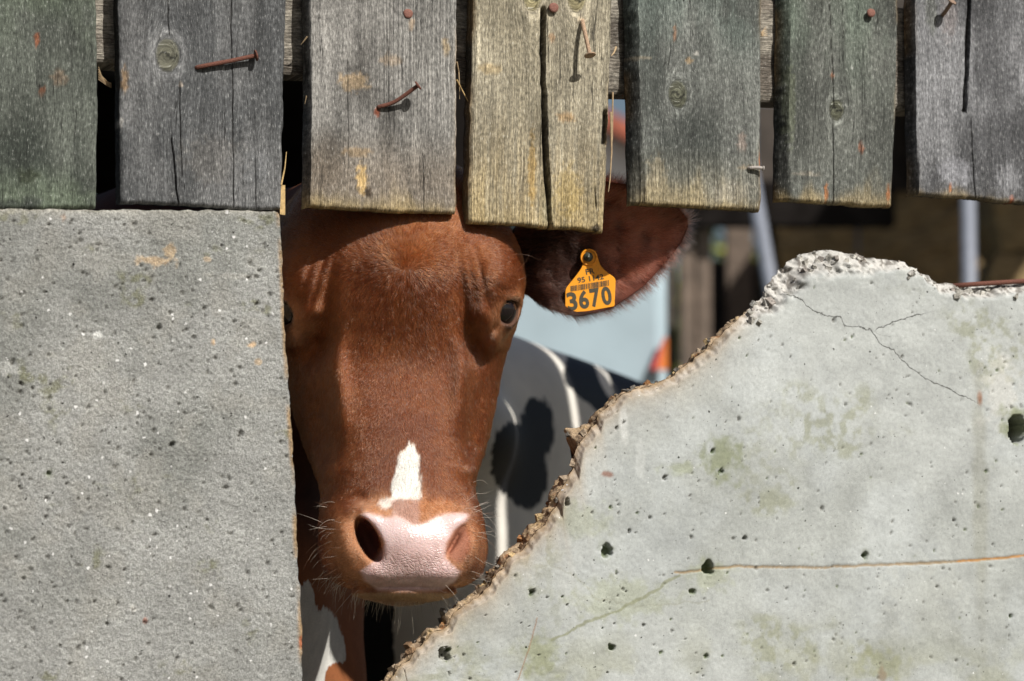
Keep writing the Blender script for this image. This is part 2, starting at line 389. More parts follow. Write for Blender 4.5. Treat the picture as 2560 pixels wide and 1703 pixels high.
pl4 = plank((1183, 0), (1173, 556), (1511, 579), (1536, 0), 4, T(168, 159, 137), T(140, 132, 112), -.003, rib=lambda u, h: .5+.4*ss(.1, .02, h), yellow=.55, ytop=.06, knots=[(1322, -6, 24), (1434, -4, 24)],
   grooves=[([(1358, 25), (1357, 120), (1361, 260), (1366, 400), (1375, 577)], .0022, .013), ([(1368, 60), (1371, 160)], .0006, .002), ([(1400, 90), (1402, 240)], .0005, .002), ([(1515, 280), (1512, 360)], .0022, .010), ([(1488, 470), (1490, 520)], .0012, .005), ([(1353, 300), (1350, 420)], .0005, .002)],
   marks=[(1225, 172, 34, 14, (176, 150, 100), .45), (1418, 294, 26, 14, (178, 136, 80), .5), (1380, 95, 10, 14, (168, 122, 78), .5), (1455, 50, 13, 14, (214, 196, 166), .95), (1330, 420, 12, 90, (196, 158, 84), .55), (1420, 480, 40, 70, (186, 160, 96), .45), (1490, 570, 14, 10, (40, 30, 20), .85), (1318, 232, 8, 5, (80, 74, 60), .8)],
   extra=lambda C, u, h, X, Z: mixc(mixc(C, T(172, 148, 100), ss(.14, .0, h)*.5*ss(.25, .6, fbm(u*30, h*9, seed=71))), T(150, 158, 146), ss(.5, .56, u)*ss(.64, .58, u)*ss(.05, .02, h)*.7))
pl5 = plank((1574, 0), (1586, 511), (1902, 526), (1907, 0), 5, T(120, 122, 116), T(84, 87, 82), .001, rib=lambda u, h: .1+.7*ss(.08, .03, h), green=((106, 118, 110), lambda u, h: ss(.12, .24, h)*.65*ss(.3, .6, fbm(u*4, h*14, seed=61))), yellow=.42, ytop=.03, wane=.011,
   knots=[(1700, 236, 26)],
   marks=[(1600, 145, 34, 5, (150, 140, 120), .6), (1725, 152, 12, 8, (178, 150, 110), .7), (1740, 134, 9, 7, (200, 196, 186), .8), (1688, 85, 6, 22, (170, 112, 66), .5), (1855, 355, 14, 26, (150, 132, 120), .6), (1902, 400, 5, 16, (160, 96, 54), .8), (1640, 440, 30, 60, (160, 146, 116), .4), (1830, 480, 60, 30, (168, 162, 146), .55), (1868, 420, 30, 6, (165, 150, 125), .7)],
   extra=lambda C, u, h, X, Z: mixc(C, T(142, 138, 122), ss(.07, .01, h)*.6))
pl6 = plank((1962, 0), (1952, 501), (2230, 519), (2251, 0), 6, T(112, 114, 107), T(88, 90, 84), .003, green=((102, 114, 100), lambda u, h: ss(.08, .2, h)*.6*ss(.3, .6, fbm(u*3+4, h*10, seed=62))), yellow=.45, ytop=.018, wane=.009,
   knots=[(2086, 274, 20)], grooves=[([(2073, 0), (2080, 130), (2085, 270)], .0006, .003), ([(2083, 300), (2084, 510)], .0006, .003), ([(2104, 0), (2110, 120)], .0005, .002), ([(2054, 0), (2056, 100)], .0004, .002)],
   marks=[(2081, 188, 5, 9, (160, 100, 62), .7), (2130, 168, 4, 4, (220, 220, 212), .9), (2153, 370, 10, 14, (158, 92, 56), .6), (2065, 480, 6, 30, (180, 112, 56), .7), (2220, 490, 6, 26, (176, 102, 50), .7), (1975, 260, 16, 120, (122, 128, 104), .5), (2020, 435, 40, 6, (156, 146, 130), .5)])
pl7 = plank((2283, 0), (2287, 486), (2650, 516), (2655, 0), 7, T(138, 138, 139), T(92, 92, 93), .002, yellow=.25, ytop=.008, wane=.004,
   grooves=[([(2424, 0), (2420, 120), (2411, 280)], .0022, .008), ([(2428, 300), (2434, 440), (2439, 497)], .0007, .003)],
   marks=[(2372, 40, 26, 70, (150, 142, 140), .6), (2376, 470, 5, 14, (176, 110, 56), .7), (2529, 498, 6, 14, (170, 92, 46), .85), (2390, 430, 60, 40, (160, 160, 164), .5), (2520, 450, 40, 50, (150, 150, 152), .5), (2330, 30, 20, 60, (84, 88, 74), .5)])
# boards of the same fence that go on beyond both sides of the picture
def world_plank(x0, x1, zb, seed, Y0=0.0):
    z1 = 1.40
    st = np.array([(x0, Y0, z1), (x0, Y0, zb), (x1, Y0, zb-.003), (x1, Y0, z1)])
    return plank(0, 0, 0, 0, seed, T(100, 98, 94), T(80, 80, 74), Y0, fine=False, yellow=.2, stack=st)
for i, (x0, x1) in enumerate([(.626, .742), (.769, .970), (.997, 1.14), (1.16, 1.29), (1.308, 1.46), (1.478, 1.63)]):
    world_plank(x0, x1, 1.13+.006*(i % 3), 20+i, .001*(i % 2)); x = x1+.02
XR = x
x = P(-150, 300, 0)[0]-.018
for i in range(6):
    wd = (.15, .148, .152, .15, .147, .15)[i]; world_plank(x-wd, x, 1.135+.004*(i % 3), 30+i); x -= wd+.018
XL = x
# rails behind the boards
def rail(x0, x1, y0, y1, z0, z1, seed):
    n = 240; xs = np.linspace(x0, x1, n); zs = np.linspace(z0, z1, 22)
    Zg, Xg = np.meshgrid(zs, xs, indexing='ij')
    Yg = y0+(fbm(Xg*20, Zg*120, seed=seed)-.5)*.003+np.clip(.004-np.minimum(Zg-z0, z1-Zg), 0, 1)*.8
    zz = Zg+(fbm(Xg*12, Zg*3, seed=seed+1)-.5)*.006
    Cg = mixc(np.broadcast_to(T(150, 143, 130), Xg.shape+(3,)), T(108, 100, 90), ss(.35, .65, fbm(Xg*10, Zg*60, seed=seed+2)))
    V = np.stack([Xg, Yg, zz], -1).reshape(-1, 3); Vb = V.copy(); Vb[:, 1] = y1
    N = len(V); F = [grid_faces(22, n), grid_faces(22, n, N)[:, ::-1]]
    i = np.arange(n-1); F.append(np.stack([i, N+i, N+i+1, i+1], 1)); t = 21*n; F.append(np.stack([t+i, t+i+1, N+t+i+1, N+t+i], 1))
    j = np.arange(21)*n; F.append(np.stack([j, j+n, N+j+n, N+j], 1)); j = j+n-1; F.append(np.stack([j, N+j, N+j+n, j+n], 1))
    g = np.stack([Zg+seed, Xg, 0*Xg], -1).reshape(-1, 3)
    me = mesh('rail', np.concatenate([V, Vb]), np.concatenate(F), True, {'Col': np.concatenate([Cg.reshape(-1, 3)]*2), 'gco': np.concatenate([g, g]), 'rib': np.full(2*N, .5)})
    try: me.set_sharp_from_angle(angle=math.radians(50))
    except Exception: pass
    o = obj('rail', me, M_wood); keep(o, fence); return o
zr = P(255, 158, .03)[2]
rail(XL, XR, .0265, .065, zr, zr+.11, 50)
rail(XL, XR, .0265, .065, 1.98, 2.09, 51)
for px_ in (XL+.05, XR-.05):      # posts that carry the rails, standing on the ground
    b = MB().box((px_-.055, .066, -.3), (px_+.055, .17, 2.28), .006)
    o = b.build('post', simple('post wood', (.12, .105, .085), .85, 40, .4, .002), smooth=False, root=fence)

def nail(par, pts, r=.0017, head=None, mat=None, hr=.0045):
    """pts: (pixel x, pixel y, distance in front of the board in m); the last point is the head"""
    q = np.array([P(a, b, -d) for a, b, d in pts])
    # smooth the bend
    t = np.linspace(0, len(q)-1, 4*(len(q)-1)+1); c = np.stack([np.interp(t, np.arange(len(q)), q[:, k]) for k in range(3)], 1)
    for _ in range(2): c[1:-1] = (c[:-2]+2*c[1:-1]+c[2:])/4
    m = MB().tube(c, r, 9)
    d = c[-1]-c[-3]; d /= np.linalg.norm(d)
    m.tube([c[-1]-d*.0010, c[-1]-d*.0005, c[-1]+d*.0006, c[-1]+d*.0010], [hr*.55, hr, hr, hr*.85], 14)
    o = m.build('nail', mat or M_rust, smooth=False); o.parent = par
    return o
def flush(par, px, py, r=.0075, out=.0015):
    c = P(px, py, 0.0); s = []
    for yy, k in ((.004, .5), (-out+.0006, .97), (-out-.0002, 1.0), (-out-.0010, .9), (-out-.0013, .5)):
        s.append([c+np.array([math.cos(a)*r*k*(1+.05*math.sin(3*a)), yy, math.sin(a)*r*k*(1+.04*math.cos(2*a))]) for a in np.arange(20)*math.pi/10])
    return MB().rings(s).build('nail', simple('red-brown nail head', (.20, .085, .06), .8, 700, .45, .0005), par, True)
nail(pl2, [(488, 170, -.006), (492, 169, .001), (520, 163, .004), (580, 152, .005), (640, 139, .007)], .0022, hr=.0056)
nail(pl3, [(943, 272, -.006), (944, 268, .003), (985, 258, .007), (1045, 214, .019)], .0020, hr=.0050)
nail(pl4, [(1455, 46, -.008), (1456, 55, .006), (1464, 90, .016), (1475, 138, .023)], .0022, mat=M_rust2, hr=.0060)
nail(pl5, [(1868, 421, -.004), (1875, 420, .002), (1893, 419, .003), (1908, 421, .004)], .0018, mat=simple('grey nail', (.28, .25, .22), .6, 600, .4), hr=.0026)
nail(pl7, [(2356, 38, -.004), (2360, 34, .004), (2372, 16, .012), (2380, 4, .016)], .0022, mat=simple('brown nail', (.2, .13, .09), .8, 600, .5), hr=.005)
flush(pl3, 1019, 35, .0050); flush(pl4, 1379, 22, .0052, .006); flush(pl6, 2176, 33, .0048)
# loose fibres and slivers on the boards' edges
M_fib = simple('straw fibre', (.36, .26, .15), .9, 300, .3)
M_sliv = simple('fresh sliver', (.46, .31, .13), .8, 300, .35, .0006)
def sliver(par, pts, r, mat=M_fib, n=6):
    q = np.array([P(a, b, -d) for a, b, d in pts]); return MB().tube(q, np.linspace(r, r*.35, len(q)), n).build('sliver', mat, par)
b = MB(); A = P([701, 713, 713, 700], [463, 463, 538, 536], .002); B = P([703, 713, 713, 702], [463, 463, 538, 536], .012)
b.rings([[*A], [*B]]).build('sliver', M_sliv, pl2)
sliver(pl2, [(703, 462, -.001), (712, 420, -.002), (716, 380, -.003)], .0010, M_sliv)
sliver(pl3, [(1142, 200, -.006), (1155, 225, -.01), (1177, 266, -.006)], .0010, M_sliv)
sliver(pl3, [(1142, 155, -.008), (1147, 180, -.012), (1149, 215, -.012), (1149, 248, -.014)], .0008)
sliver(pl3, [(768, 92, -.003), (758, 105, -.006), (752, 112, -.008)], .0009)
sliver(pl3, [(766, 240, -.004), (762, 260, -.007)], .0007)
sliver(pl4, [(1540, 118, -.01), (1535, 132, -.006), (1528, 140, -.002)], .0013)
sliver(pl4, [(1527, 280, -.004), (1529, 380, -.006), (1525, 450, -.005), (1521, 480, -.004)], .0011)
sliver(pl4, [(1532, 230, -.003), (1531, 340, -.006), (1527, 390, -.006)], .0009)
for k in range(5): sliver(pl5, [(1903, 82+k*2, -.005), (1910+k, 74+k*4, -.008), (1916+k, 66+k*6, -.010)], .0006)
for k in range(6): sliver(pl1, [(246, 168+6*k, -.02), (254+k*3, 190+k*5, -.024), (268+k*2, 204+k*3, -.022), (278, 208+k, -.02)], .0005)

# ================================================================== CONCRETE SLABS
def paint_pits(X, Z, Y, C, pits, moss=None):
    for px, py, r, dep, ms in pits:
        c = P(px, py, 0.0); rr = r*PX*(.8 if 6 < r < 29 else 1)
        dx, dz = X-c[0], Z-c[2]
        m = (np.abs(dx) < rr*3) & (np.abs(dz) < rr*3)
        if not m.any(): continue
        q = np.hypot(dx[m], dz[m]*.9)/rr + (fbm(dx[m]/rr*1.1+px, dz[m]/rr*1.1+py, seed=3)-.5)*1.7
        k = ss(1.1, .55, q)
        Y[m] += k*dep
        C[m] = mixc(C[m], np.array([.06, .085, .028]) if ms else np.array([.10, .095, .08]), k*(.85 if ms else .6))
        if ms: C[m] = mixc(C[m], np.array([.16, .18, .10]), ss(2.6, .9, q)*.3*ss(.4, .6, fbm(X[m]*200, Z[m]*200, seed=9)))
def line_dist(X, Z, pts):
    G = P(np.array(pts, float)[:, 0], np.array(pts, float)[:, 1], 0.0); best = np.full(X.shape, 9.0)
    for a, b in zip(G[:-1], G[1:]):
        d = (b-a)[[0, 2]]; L = d@d; t = np.clip(((X-a[0])*d[0]+(Z-a[2])*d[1])/L, 0, 1)
        cr = (X-a[0])*d[1]-(Z-a[2])*d[0]; q = np.hypot(X-a[0]-t*d[0], Z-a[2]-t*d[1])
        best = np.where(q < np.abs(best), q*np.where(cr < 0, -1, 1), best)
    return best
def line_mask(X, Z, pts, hw, wob=.0015, seed=0):
    G = P(np.array(pts, float)[:, 0], np.array(pts, float)[:, 1], 0.0); best = np.full(X.shape, 9.0)
    Xn = X+(fbm(X*90, Z*90, seed=seed)-.5)*wob*4; Zn = Z+(fbm(X*90+9, Z*90, seed=seed+1)-.5)*wob*4
    for a, b in zip(G[:-1], G[1:]):
        d = (b-a)[[0, 2]]; L = d@d; t = np.clip(((Xn-a[0])*d[0]+(Zn-a[2])*d[1])/L, 0, 1)
        best = np.minimum(best, np.hypot(Xn-a[0]-t*d[0], Zn-a[2]-t*d[1]))
    return ss(hw, hw*.3, best)
RS = np.random.RandomState(7)

# ---- left slab: front sheet, then sides
YL, TL_ = -.004, .085
tx = np.array([-1500, -900, -500, -200, *np.arange(-20, 690, 3.6), 693, 696, 698])
ex = [(500, 698), (527, 698), (640, 705), (800, 712), (1000, 722), (1180, 736), (1400, 743), (1500, 752), (1703, 757), (2200, 766), (3500, 790)]
py = np.array([527.0, 528.5, 530.5, *np.arange(534, 1716, 3.6), 1760, 1850, 2000, 2300, 2700, 3050])
Yp, Xp = np.meshgrid(py, tx, indexing='ij')
edge = np.interp(Yp, [e[0] for e in ex], [e[1] for e in ex]) if False else np.interp(Yp, [527, 640, 800, 1000, 1180, 1400, 1500, 1703, 2200, 3500], [698, 705, 712, 722, 736, 743, 752, 757, 766, 790])
top = np.interp(Xp, [-1500, 0, 697], [505, 523, 527])
Xq = Xp*np.where(Xp > 0, edge/698, 1)+ss(560, 698, Xp)*(fbm(Yp/30, 0*Yp, seed=91)-.5)*9
Yq = Yp+(top-527)*ss(900, 527, Yp)+ss(570, 527, Yp)*(fbm(Xp/26, 0*Xp, seed=92)-.5)*8
Yq = Yq+np.clip((Xp-686)/12, 0, 1)**2*np.clip((545-Yp)/18, 0, 1)*10      # broken corner
V3 = P(Xq, Yq, YL); X, Z = V3[..., 0], np.maximum(V3[..., 2], -.05); Y = V3[..., 1].copy()
Y += (fbm(X*45, Z*45, seed=93)-.5)*.0022+(fbm(X*400, Z*400, seed=94, o=2)-.5)*.0016
C = np.broadcast_to(T(160, 160, 155), X.shape+(3,)).copy()
C = mixc(C, T(134, 135, 129), ss(.38, .62, fbm(X*9, Z*9, seed=95))*.8)
C = mixc(C, T(158, 156, 148), ss(.5, .7, fbm(X*30, Z*30, seed=96))*.5)
C = mixc(C, T(112, 112, 74), ss(.66, .8, fbm(X*26, Z*40, seed=97)+.26*np.exp(-(Yq-524)/60))*ss(.4, .6, fbm(X*150, Z*150, seed=99))*.6)
C = mixc(C, T(190, 186, 174), np.exp(-np.clip(Yq-527, 0, 999)/9)*.7)
C = mixc(C, T(168, 132, 82), ss(13, 3, edge-Xq)*ss(.35, .6, fbm(Yp/70, 0*Yp, seed=98))*.75)
for (mx, my, hw, hh, cc, st) in [(392, 655, 46, 16, (196, 172, 140), .9), (425, 630, 16, 26, (190, 166, 132), .8), (628, 862, 12, 8, (206, 176, 140), .95), (532, 857, 8, 12, (206, 176, 140), .9), (518, 648, 12, 7, (190, 168, 140), .7), (645, 905, 10, 8, (196, 170, 136), .7), (335, 1520, 12, 10, (226, 224, 216), .8), (362, 1552, 8, 8, (190, 110, 84), .6), (245, 840, 18, 10, (214, 214, 208), .8), (160, 545, 8, 14, (196, 170, 150), .8), (20, 920, 30, 20, (200, 200, 194), .55), (590, 690, 70, 8, (176, 174, 166), .6), (752, 1600, 7, 20, (180, 90, 50), .7)]:
    c = P(mx, my, YL); q = np.hypot((X-c[0])/(hw*PX), (Z-c[2])/(hh*PX))+(fbm(X*180, Z*180, seed=4)-.5)*1.6
    C = mixc(C, T(*cc), ss(1.1, .5, q)*st)
pits = [(428, 1112, 9, .005, 0), (395, 820, 8, .004, 0), (120, 1185, 8, .004, 1), (30, 905, 9, .003, 0), (600, 1085, 6, .003, 0), (270, 1420, 7, .003, 0), (115, 1250, 7, .003, 0), (560, 1220, 6, .003, 0), (220, 1020, 6, .003, 0), (640, 760, 6, .003, 0)]
pits += [(RS.uniform(0, 735), RS.uniform(545, 1700), RS.choice([3, 3.5, 4, 5]), .0025, 0) for _ in range(330)]
paint_pits(X, Z, Y, C, pits)
def close_sheet(name, X, Y, Z, C, yb, mat):
    nr, nc = X.shape; V = np.stack([X, Y, Z], -1).reshape(-1, 3); N = nr*nc
    ring = np.concatenate([np.arange(nc), np.arange(1, nr)*nc+nc-1, (nr-1)*nc+np.arange(nc-2, -1, -1), np.arange(nr-2, 0, -1)*nc])
    B = V[ring].copy(); B[:, 1] += .004; B2 = V[ring].copy(); B2[:, 1] = yb
    F = grid_faces(nr, nc)[:, ::-1]
    k = len(ring); i = np.arange(k); j = (i+1) % k
    S = [np.stack([ring[i], ring[j], N+j, N+i], 1)[:, ::-1], np.stack([N+i, N+j, N+k+j, N+k+i], 1)[:, ::-1]]
    cb = B2.mean(0); V2 = np.concatenate([V, B, B2, [cb]]); Tt = np.stack([N+k+j, N+k+i, np.full(k, N+2*k)], 1)[:, ::-1]
    Cr = C.reshape(-1, 3); C2 = np.concatenate([Cr, Cr[ring], Cr[ring], [Cr.mean(0)]])
    return mesh(name, V2, np.concatenate([F]+S), True, {'Col': C2, 'crk': np.full(len(V2), 9.0)}, Tt)
me = close_sheet('concrete_panel', X, Y, Z, C, YL+TL_, M_concL)
slabL = obj('concrete_panel', me, M_concL)
tag(slabL, 'coarse speckled grey concrete slab with intact straight edge and a tan smear', 'concrete panel')

# ---- right slab: broken outline, chipped crown, fracture face
OUT = np.array([(640, 3050), (700, 2500), (760, 2100), (850, 1860), (960, 1712), (985, 1678), (1012, 1650), (1045, 1618), (1068, 1592), (1102, 1570), (1124, 1536), (1152, 1512), (1190, 1494), (1226, 1452), (1250, 1424), (1276, 1395), (1330, 1352), (1376, 1309), (1399, 1263), (1408, 1226), (1425, 1196), (1440, 1166), (1447, 1138), (1455, 1116), (1466, 1102), (1483, 1076), (1506, 1037), (1533, 1011), (1563, 988), (1602, 976), (1640, 960), (1674, 946), (1697, 935), (1726, 912), (1747, 898), (1781, 870), (1803, 842), (1838, 815), (1866, 787), (1900, 762), (1928, 736), (1945, 712), (1964, 686), (1987, 662), (2014, 640), (2051, 626), (2115, 616), (2152, 622), (2189, 637), (2230, 645), (2281, 654), (2308, 671), (2340, 694), (2362, 705), (2391, 702), (2432, 709), (2480, 704), (2560, 700), (2700, 706), (3000, 700), (3400, 705), (3900, 702)], float)
OUT[:, 0] += 14*ss(1300, 1500, OUT[:, 1])*ss(2600, 1800, OUT[:, 1])
seg = np.r_[0, np.cumsum(np.hypot(*np.diff(OUT, axis=0).T))]
inside = lambda p: (p[1] < 1760) & (p[0] < 2600)
sarr = [0]; s = 0
while s < seg[-1]:
    p = (np.interp(s, seg, OUT[:, 0]), np.interp(s, seg, OUT[:, 1])); s += 3.6 if inside(p) else 60; sarr.append(min(s, seg[-1]))
sarr = np.array(sarr); ox, oy = np.interp(sarr, seg, OUT[:, 0]), np.interp(sarr, seg, OUT[:, 1])
tg = np.stack([np.gradient(ox), np.gradient(oy)], 1); tg /= np.linalg.norm(tg, axis=1)[:, None]+1e-9
for _ in range(6): tg[1:-1] = (tg[:-2]+tg[1:-1]*2+tg[2:])/4
nrm = np.stack([tg[:, 1], -tg[:, 0]], 1)           # pointing away from the slab in photo pixels
jag = (fbm(sarr/26, 0*sarr, seed=101)-.5)*22+(fbm(sarr/11, 0*sarr, seed=102, o=2)-.5)*5
jx, jy = nrm[:, 0]*jag*.7, nrm[:, 1]*jag*.7
# sheet lines run from the broken edge to the foot of the slab
bx = np.interp(sarr, [0, seg[-1]], [640, 3900]); 
bx = .55*np.maximum.accumulate(ox)+.45*np.interp(sarr, [0, seg[-1]], [640, 3900]); by = np.full_like(bx, 3060.0)
vis = np.minimum(1725, 3060)
ts = []
def tcol(i):
    L = by[i]-oy[i]; Lv = max(1725-oy[i], 0)
    return L, Lv
NR = 300
rows = np.zeros((NR+6, len(sarr), 2))
for i in range(len(sarr)):
    L, Lv = tcol(i); L = max(L, 1.0)
    if Lv > 60: a = np.concatenate([[0, 1.5, 4], 4+(Lv-4)*(np.arange(1, NR-2)/(NR-3)), Lv+(L-Lv)*np.arange(1, 7)/6.0])
    else: a = np.concatenate([[0, 1.5, 4], 4+(L-4)*(np.arange(1, NR+4)/(NR+3))])
    dk = np.exp(-a/45.0)
    rows[:, i, 0] = ox[i]+(bx[i]-ox[i])*a/L+jx[i]*dk; rows[:, i, 1] = oy[i]+a+jy[i]*dk
Xq, Yq = rows[..., 0], rows[..., 1]
ox, oy = ox+jx, oy+jy
YR = .004
V3 = P(Xq, Yq, YR); X, Z = V3[..., 0], np.maximum(V3[..., 2], -.05); Y = V3[..., 1].copy()
dp = np.abs((Xq-ox)*nrm[:, 0]+(Yq-oy)*nrm[:, 1])        # about the distance to the broken edge, px
Y += (fbm(X*18, Z*18, seed=111)-.5)*.002+(fbm(X*260, Z*260, seed=112, o=2)-.5)*.0006
C = np.broadcast_to(T(180, 183, 179), X.shape+(3,)).copy()
C = mixc(C, T(164, 167, 162), ss(.35, .65, fbm(X*6, Z*6, seed=113))*.8)
C = mixc(C, T(182, 186, 184), ss(.5, .68, fbm(X*14, Z*12, seed=114))*.6)
C = mixc(C, T(140, 142, 112), ss(.54, .74, fbm(X*11, Z*13, seed=115))*ss(.4, .65, fbm(X*120, Z*120, seed=116))*.55)
C = mixc(C, T(172, 158, 138), np.exp(-dp/34)*ss(2000, 1700, Xq)*.85)
C = mixc(C, T(150, 150, 120), ss(1500, 1750, Yq)*ss(.42, .65, fbm(X*26, Z*26, seed=117))*.5)
def stain(mx, my, hw, hh, cc, st, rough=1.5, fr=120):
    global C
    c = P(mx, my, YR); q = np.hypot((X-c[0])/(hw*PX), (Z-c[2])/(hh*PX))+(fbm(X*fr, Z*fr, seed=14)-.5)*rough
    C = mixc(C, T(*cc), ss(1.2, .4, q)*st)
for s_ in [(2450, 997, 10, 24, (150, 96, 62), .9, .6), (1430, 1182, 0.1, .1, (0, 0, 0), 0), (1518, 1186, 16, 8, (140, 96, 78), .8), (1810, 1150, 60, 60, (128, 134, 96), .7), (1700, 1170, 60, 18, (150, 156, 120), .5), (1560, 1060, 14, 60, (206, 207, 202), .8, .9), (1600, 1140, 16, 60, (204, 206, 202), .5), (2450, 1250, 26, 420, (150, 150, 136), .5, 1.0, 40), (2500, 980, 60, 120, (208, 206, 198), .5), (2545, 1060, 60, 50, (120, 128, 84), .7), (1350, 1640, 60, 60, (142, 146, 106), .6), (2200, 1660, 70, 40, (150, 152, 116), .6), (2205, 1685, 12, 30, (150, 128, 104), .6), (1450, 1300, 80, 50, (160, 164, 140), .5), (1545, 1500, 140, 60, (158, 162, 134), .5), (1775, 1440, 70, 40, (158, 162, 134), .5), (2300, 1500, 120, 120, (188, 190, 182), .4)]: stain(*s_)
mk = line_mask(X, Z, [(1690, 1432), (1850, 1416), (2050, 1418), (2250, 1410), (2420, 1403), (2600, 1385)], .0019, .0008, 31); C = mixc(C, T(150, 124, 84), mk*.8); Y += mk*.0010
mk = line_mask(X, Z, [(2400, 1403), (2600, 1386)], .0016, .0005, 35); C = mixc(C, T(190, 132, 62), mk*.8)
mk = line_mask(X, Z, [(1380, 1600), (1500, 1545), (1600, 1500), (1700, 1440)], .0022, .002, 32); C = mixc(C, T(134, 136, 104), mk*.7)
mk = line_mask(X, Z, [(1300, 1700), (1325, 1620), (1348, 1545)], .0010, .0008, 33); C = mixc(C, T(150, 112, 84), mk*.7)
crk = line_dist(X, Z, [(1975, 735), (2010, 748), (2040, 778), (2072, 792), (2105, 790), (2115, 815), (2150, 818), (2180, 825), (2205, 862), (2240, 875), (2265, 905), (2300, 935), (2370, 968), (2435, 1000)])
crk2 = line_dist(X, Z, [(2200, 822), (2240, 805), (2310, 785)]); crk = np.where(np.abs(crk2) < np.abs(crk), crk2, crk)
mk = line_mask(X, Z, [(1360, 1395), (1440, 1440), (1500, 1500), (1600, 1515), (1780, 1505)], .0010, .002, 36); C = mixc(C, T(150, 150, 134), mk*.5)
pits = [(1520, 1377, 22, .010, 1), (1775, 1417, 19, .012, 1), (1115, 1636, 17, .010, 0), (2167, 1387, 11, .008, 1), (1735, 1478, 10, .005, 1), (1333, 1481, 9, .006, 1), (1533, 1617, 10, .006, 1), (1866, 1345, 8, .005, 0), (1808, 1178, 10, .004, 1), (1786, 1127, 9, .004, 1), (1422, 1256, 11, .008, 0), (2548, 1075, 30, .05, 0), (1578, 1328, 7, .004, 0), (1545, 1072, 7, .003, 0), (2532, 1540, 7, .004, 1), (1852, 1046, 6, .003, 0), (2280, 1010, 6, .003, 0), (1667, 1195, 6, .004, 0), (1628, 1294, 5, .003, 0), (2008, 720, 6, .004, 0), (2090, 800, 6, .003, 0), (1770, 1640, 9, .004, 1), (1990, 1660, 6, .003, 0), (2390, 1300, 5, .003, 0), (2060, 1270, 6, .003, 0), (2180, 1110, 5, .003, 0)]
pits += [(RS.uniform(1000, 2560), RS.uniform(640, 1700), RS.choice([2.2, 2.4, 2.6, 3, 3.4, 4.2]), .0022, int(RS.rand() < .25)) for _ in range(420)]
paint_pits(X, Z, Y, C, pits)
# chipped crown: the front skin has broken away along the upper edge
crown = np.interp(sarr, [0, np.interp(1850, OUT[30:45, 0], seg[30:45]), np.interp(1960, OUT[30:45, 0], seg[30:45]), np.interp(2060, OUT[40:50, 0], seg[40:50]), np.interp(2200, OUT[44:52, 0], seg[44:52]), np.interp(2300, OUT[44:54, 0], seg[44:54]), np.interp(2360, OUT[50:56, 0], seg[50:56]), np.interp(2470, OUT[50:60, 0], seg[50:60]), np.interp(2600, OUT[50:60, 0], seg[50:60])], [9, 20, 56, 74, 50, 22, 30, 50, 26])
cw = crown[None, :]*(.55+.9*fbm(Xq/38, Yq/38, seed=121))
k = ss(1.0, .55, dp/cw)
rough = (fbm(X*110, Z*110, seed=122)-.5)*.016+(noise(X*360, Z*360, seed=123)-.5)*.006
Y += k*((.001+.034*np.clip(1-dp/cw, 0, 1)**1.1)*crown[None, :]/62+rough*np.clip((crown[None, :]-12)/40, .04, 1))
C = mixc(C, mixc(np.broadcast_to(T(202, 199, 192), X.shape+(3,)), T(128, 123, 116), ss(.46, .64, fbm(X*230, Z*230, seed=124))), k*np.clip(crown[None, :]/30, .2, 1))
C = mixc(C, T(168, 140, 104), np.exp(-dp/12)*ss(1960, 1800, Xq)*.8)
Y = np.where(dp < 400, Y, Y)
# fracture face running back from the edge
ND = 26; TB = .052
deps = np.linspace(0, 1, ND)[1:]
front = np.stack([X[0], Y[0], Z[0]], -1)
n3 = np.stack([nrm[:, 0], 0*nrm[:, 0], -nrm[:, 1]], 1)
FR, FC = [], []
sm = sarr*PX
for d_ in deps:
    amp = ss(0, .15, d_)
    off = (fbm(sm*26, d_*3.0+0*sm, seed=131)-.46)*.015*amp+(fbm(sm*110, d_*9+0*sm, seed=132)-.5)*.010*amp+(fbm(sm*330, d_*26+0*sm, seed=133, o=2)-.5)*.0025
    off += .004*math.sin(d_*math.pi)-.012*d_-.004*d_**3
    off -= (.016*d_+.006)*ss(1800, 1960, ox)*amp
    # smooth hollow left by a lost pebble
    so_ = np.interp(1150, OUT[20:25, 1][::-1], seg[20:25][::-1])
    hol = np.exp(-((sarr-so_)/36)**4)*ss(.02, .2, d_)*ss(1.3, .7, d_); off = off*(1-hol*.85)-.020*hol
    off += .013*np.exp(-((sarr-so_-62)/16)**2)*ss(.05, .4, d_)
    FR.append(front+n3*off[:, None]+np.array([0, 1, 0])*((YR+TB-front[:, 1])*d_)[:, None])
    c = mixc(np.broadcast_to(T(186, 162, 132), (len(sm), 3)), T(124, 104, 84), ss(.38, .62, fbm(sm*90, d_*8+0*sm, seed=134)))
    c = mixc(c, T(192, 164, 122), ss(.58, .7, fbm(sm*170+4, d_*14+0*sm, seed=135))*.8)
    c = mixc(c, T(170, 116, 70), ss(.70, .78, fbm(sm*70+8, d_*10+0*sm, seed=136))*.8)
    c = mixc(c, T(186, 180, 168), ss(1840, 1990, ox)*.85); c = mixc(c, T(104, 88, 84), hol*.9)
    FC.append(c)
nr, nc = X.shape
V = np.concatenate([np.stack([X, Y, Z], -1).reshape(-1, 3)]+FR); Cc = np.concatenate([C.reshape(-1, 3)]+FC)
F = [grid_faces(nr, nc)[:, ::-1]]
i = np.arange(nc-1); base = nr*nc
prev = i
Ffrac = []
for r in range(ND-1):
    cur = base+r*nc+i; Ffrac.append(np.stack([prev, prev+1, cur+1, cur], 1)[:, ::-1]); prev = cur
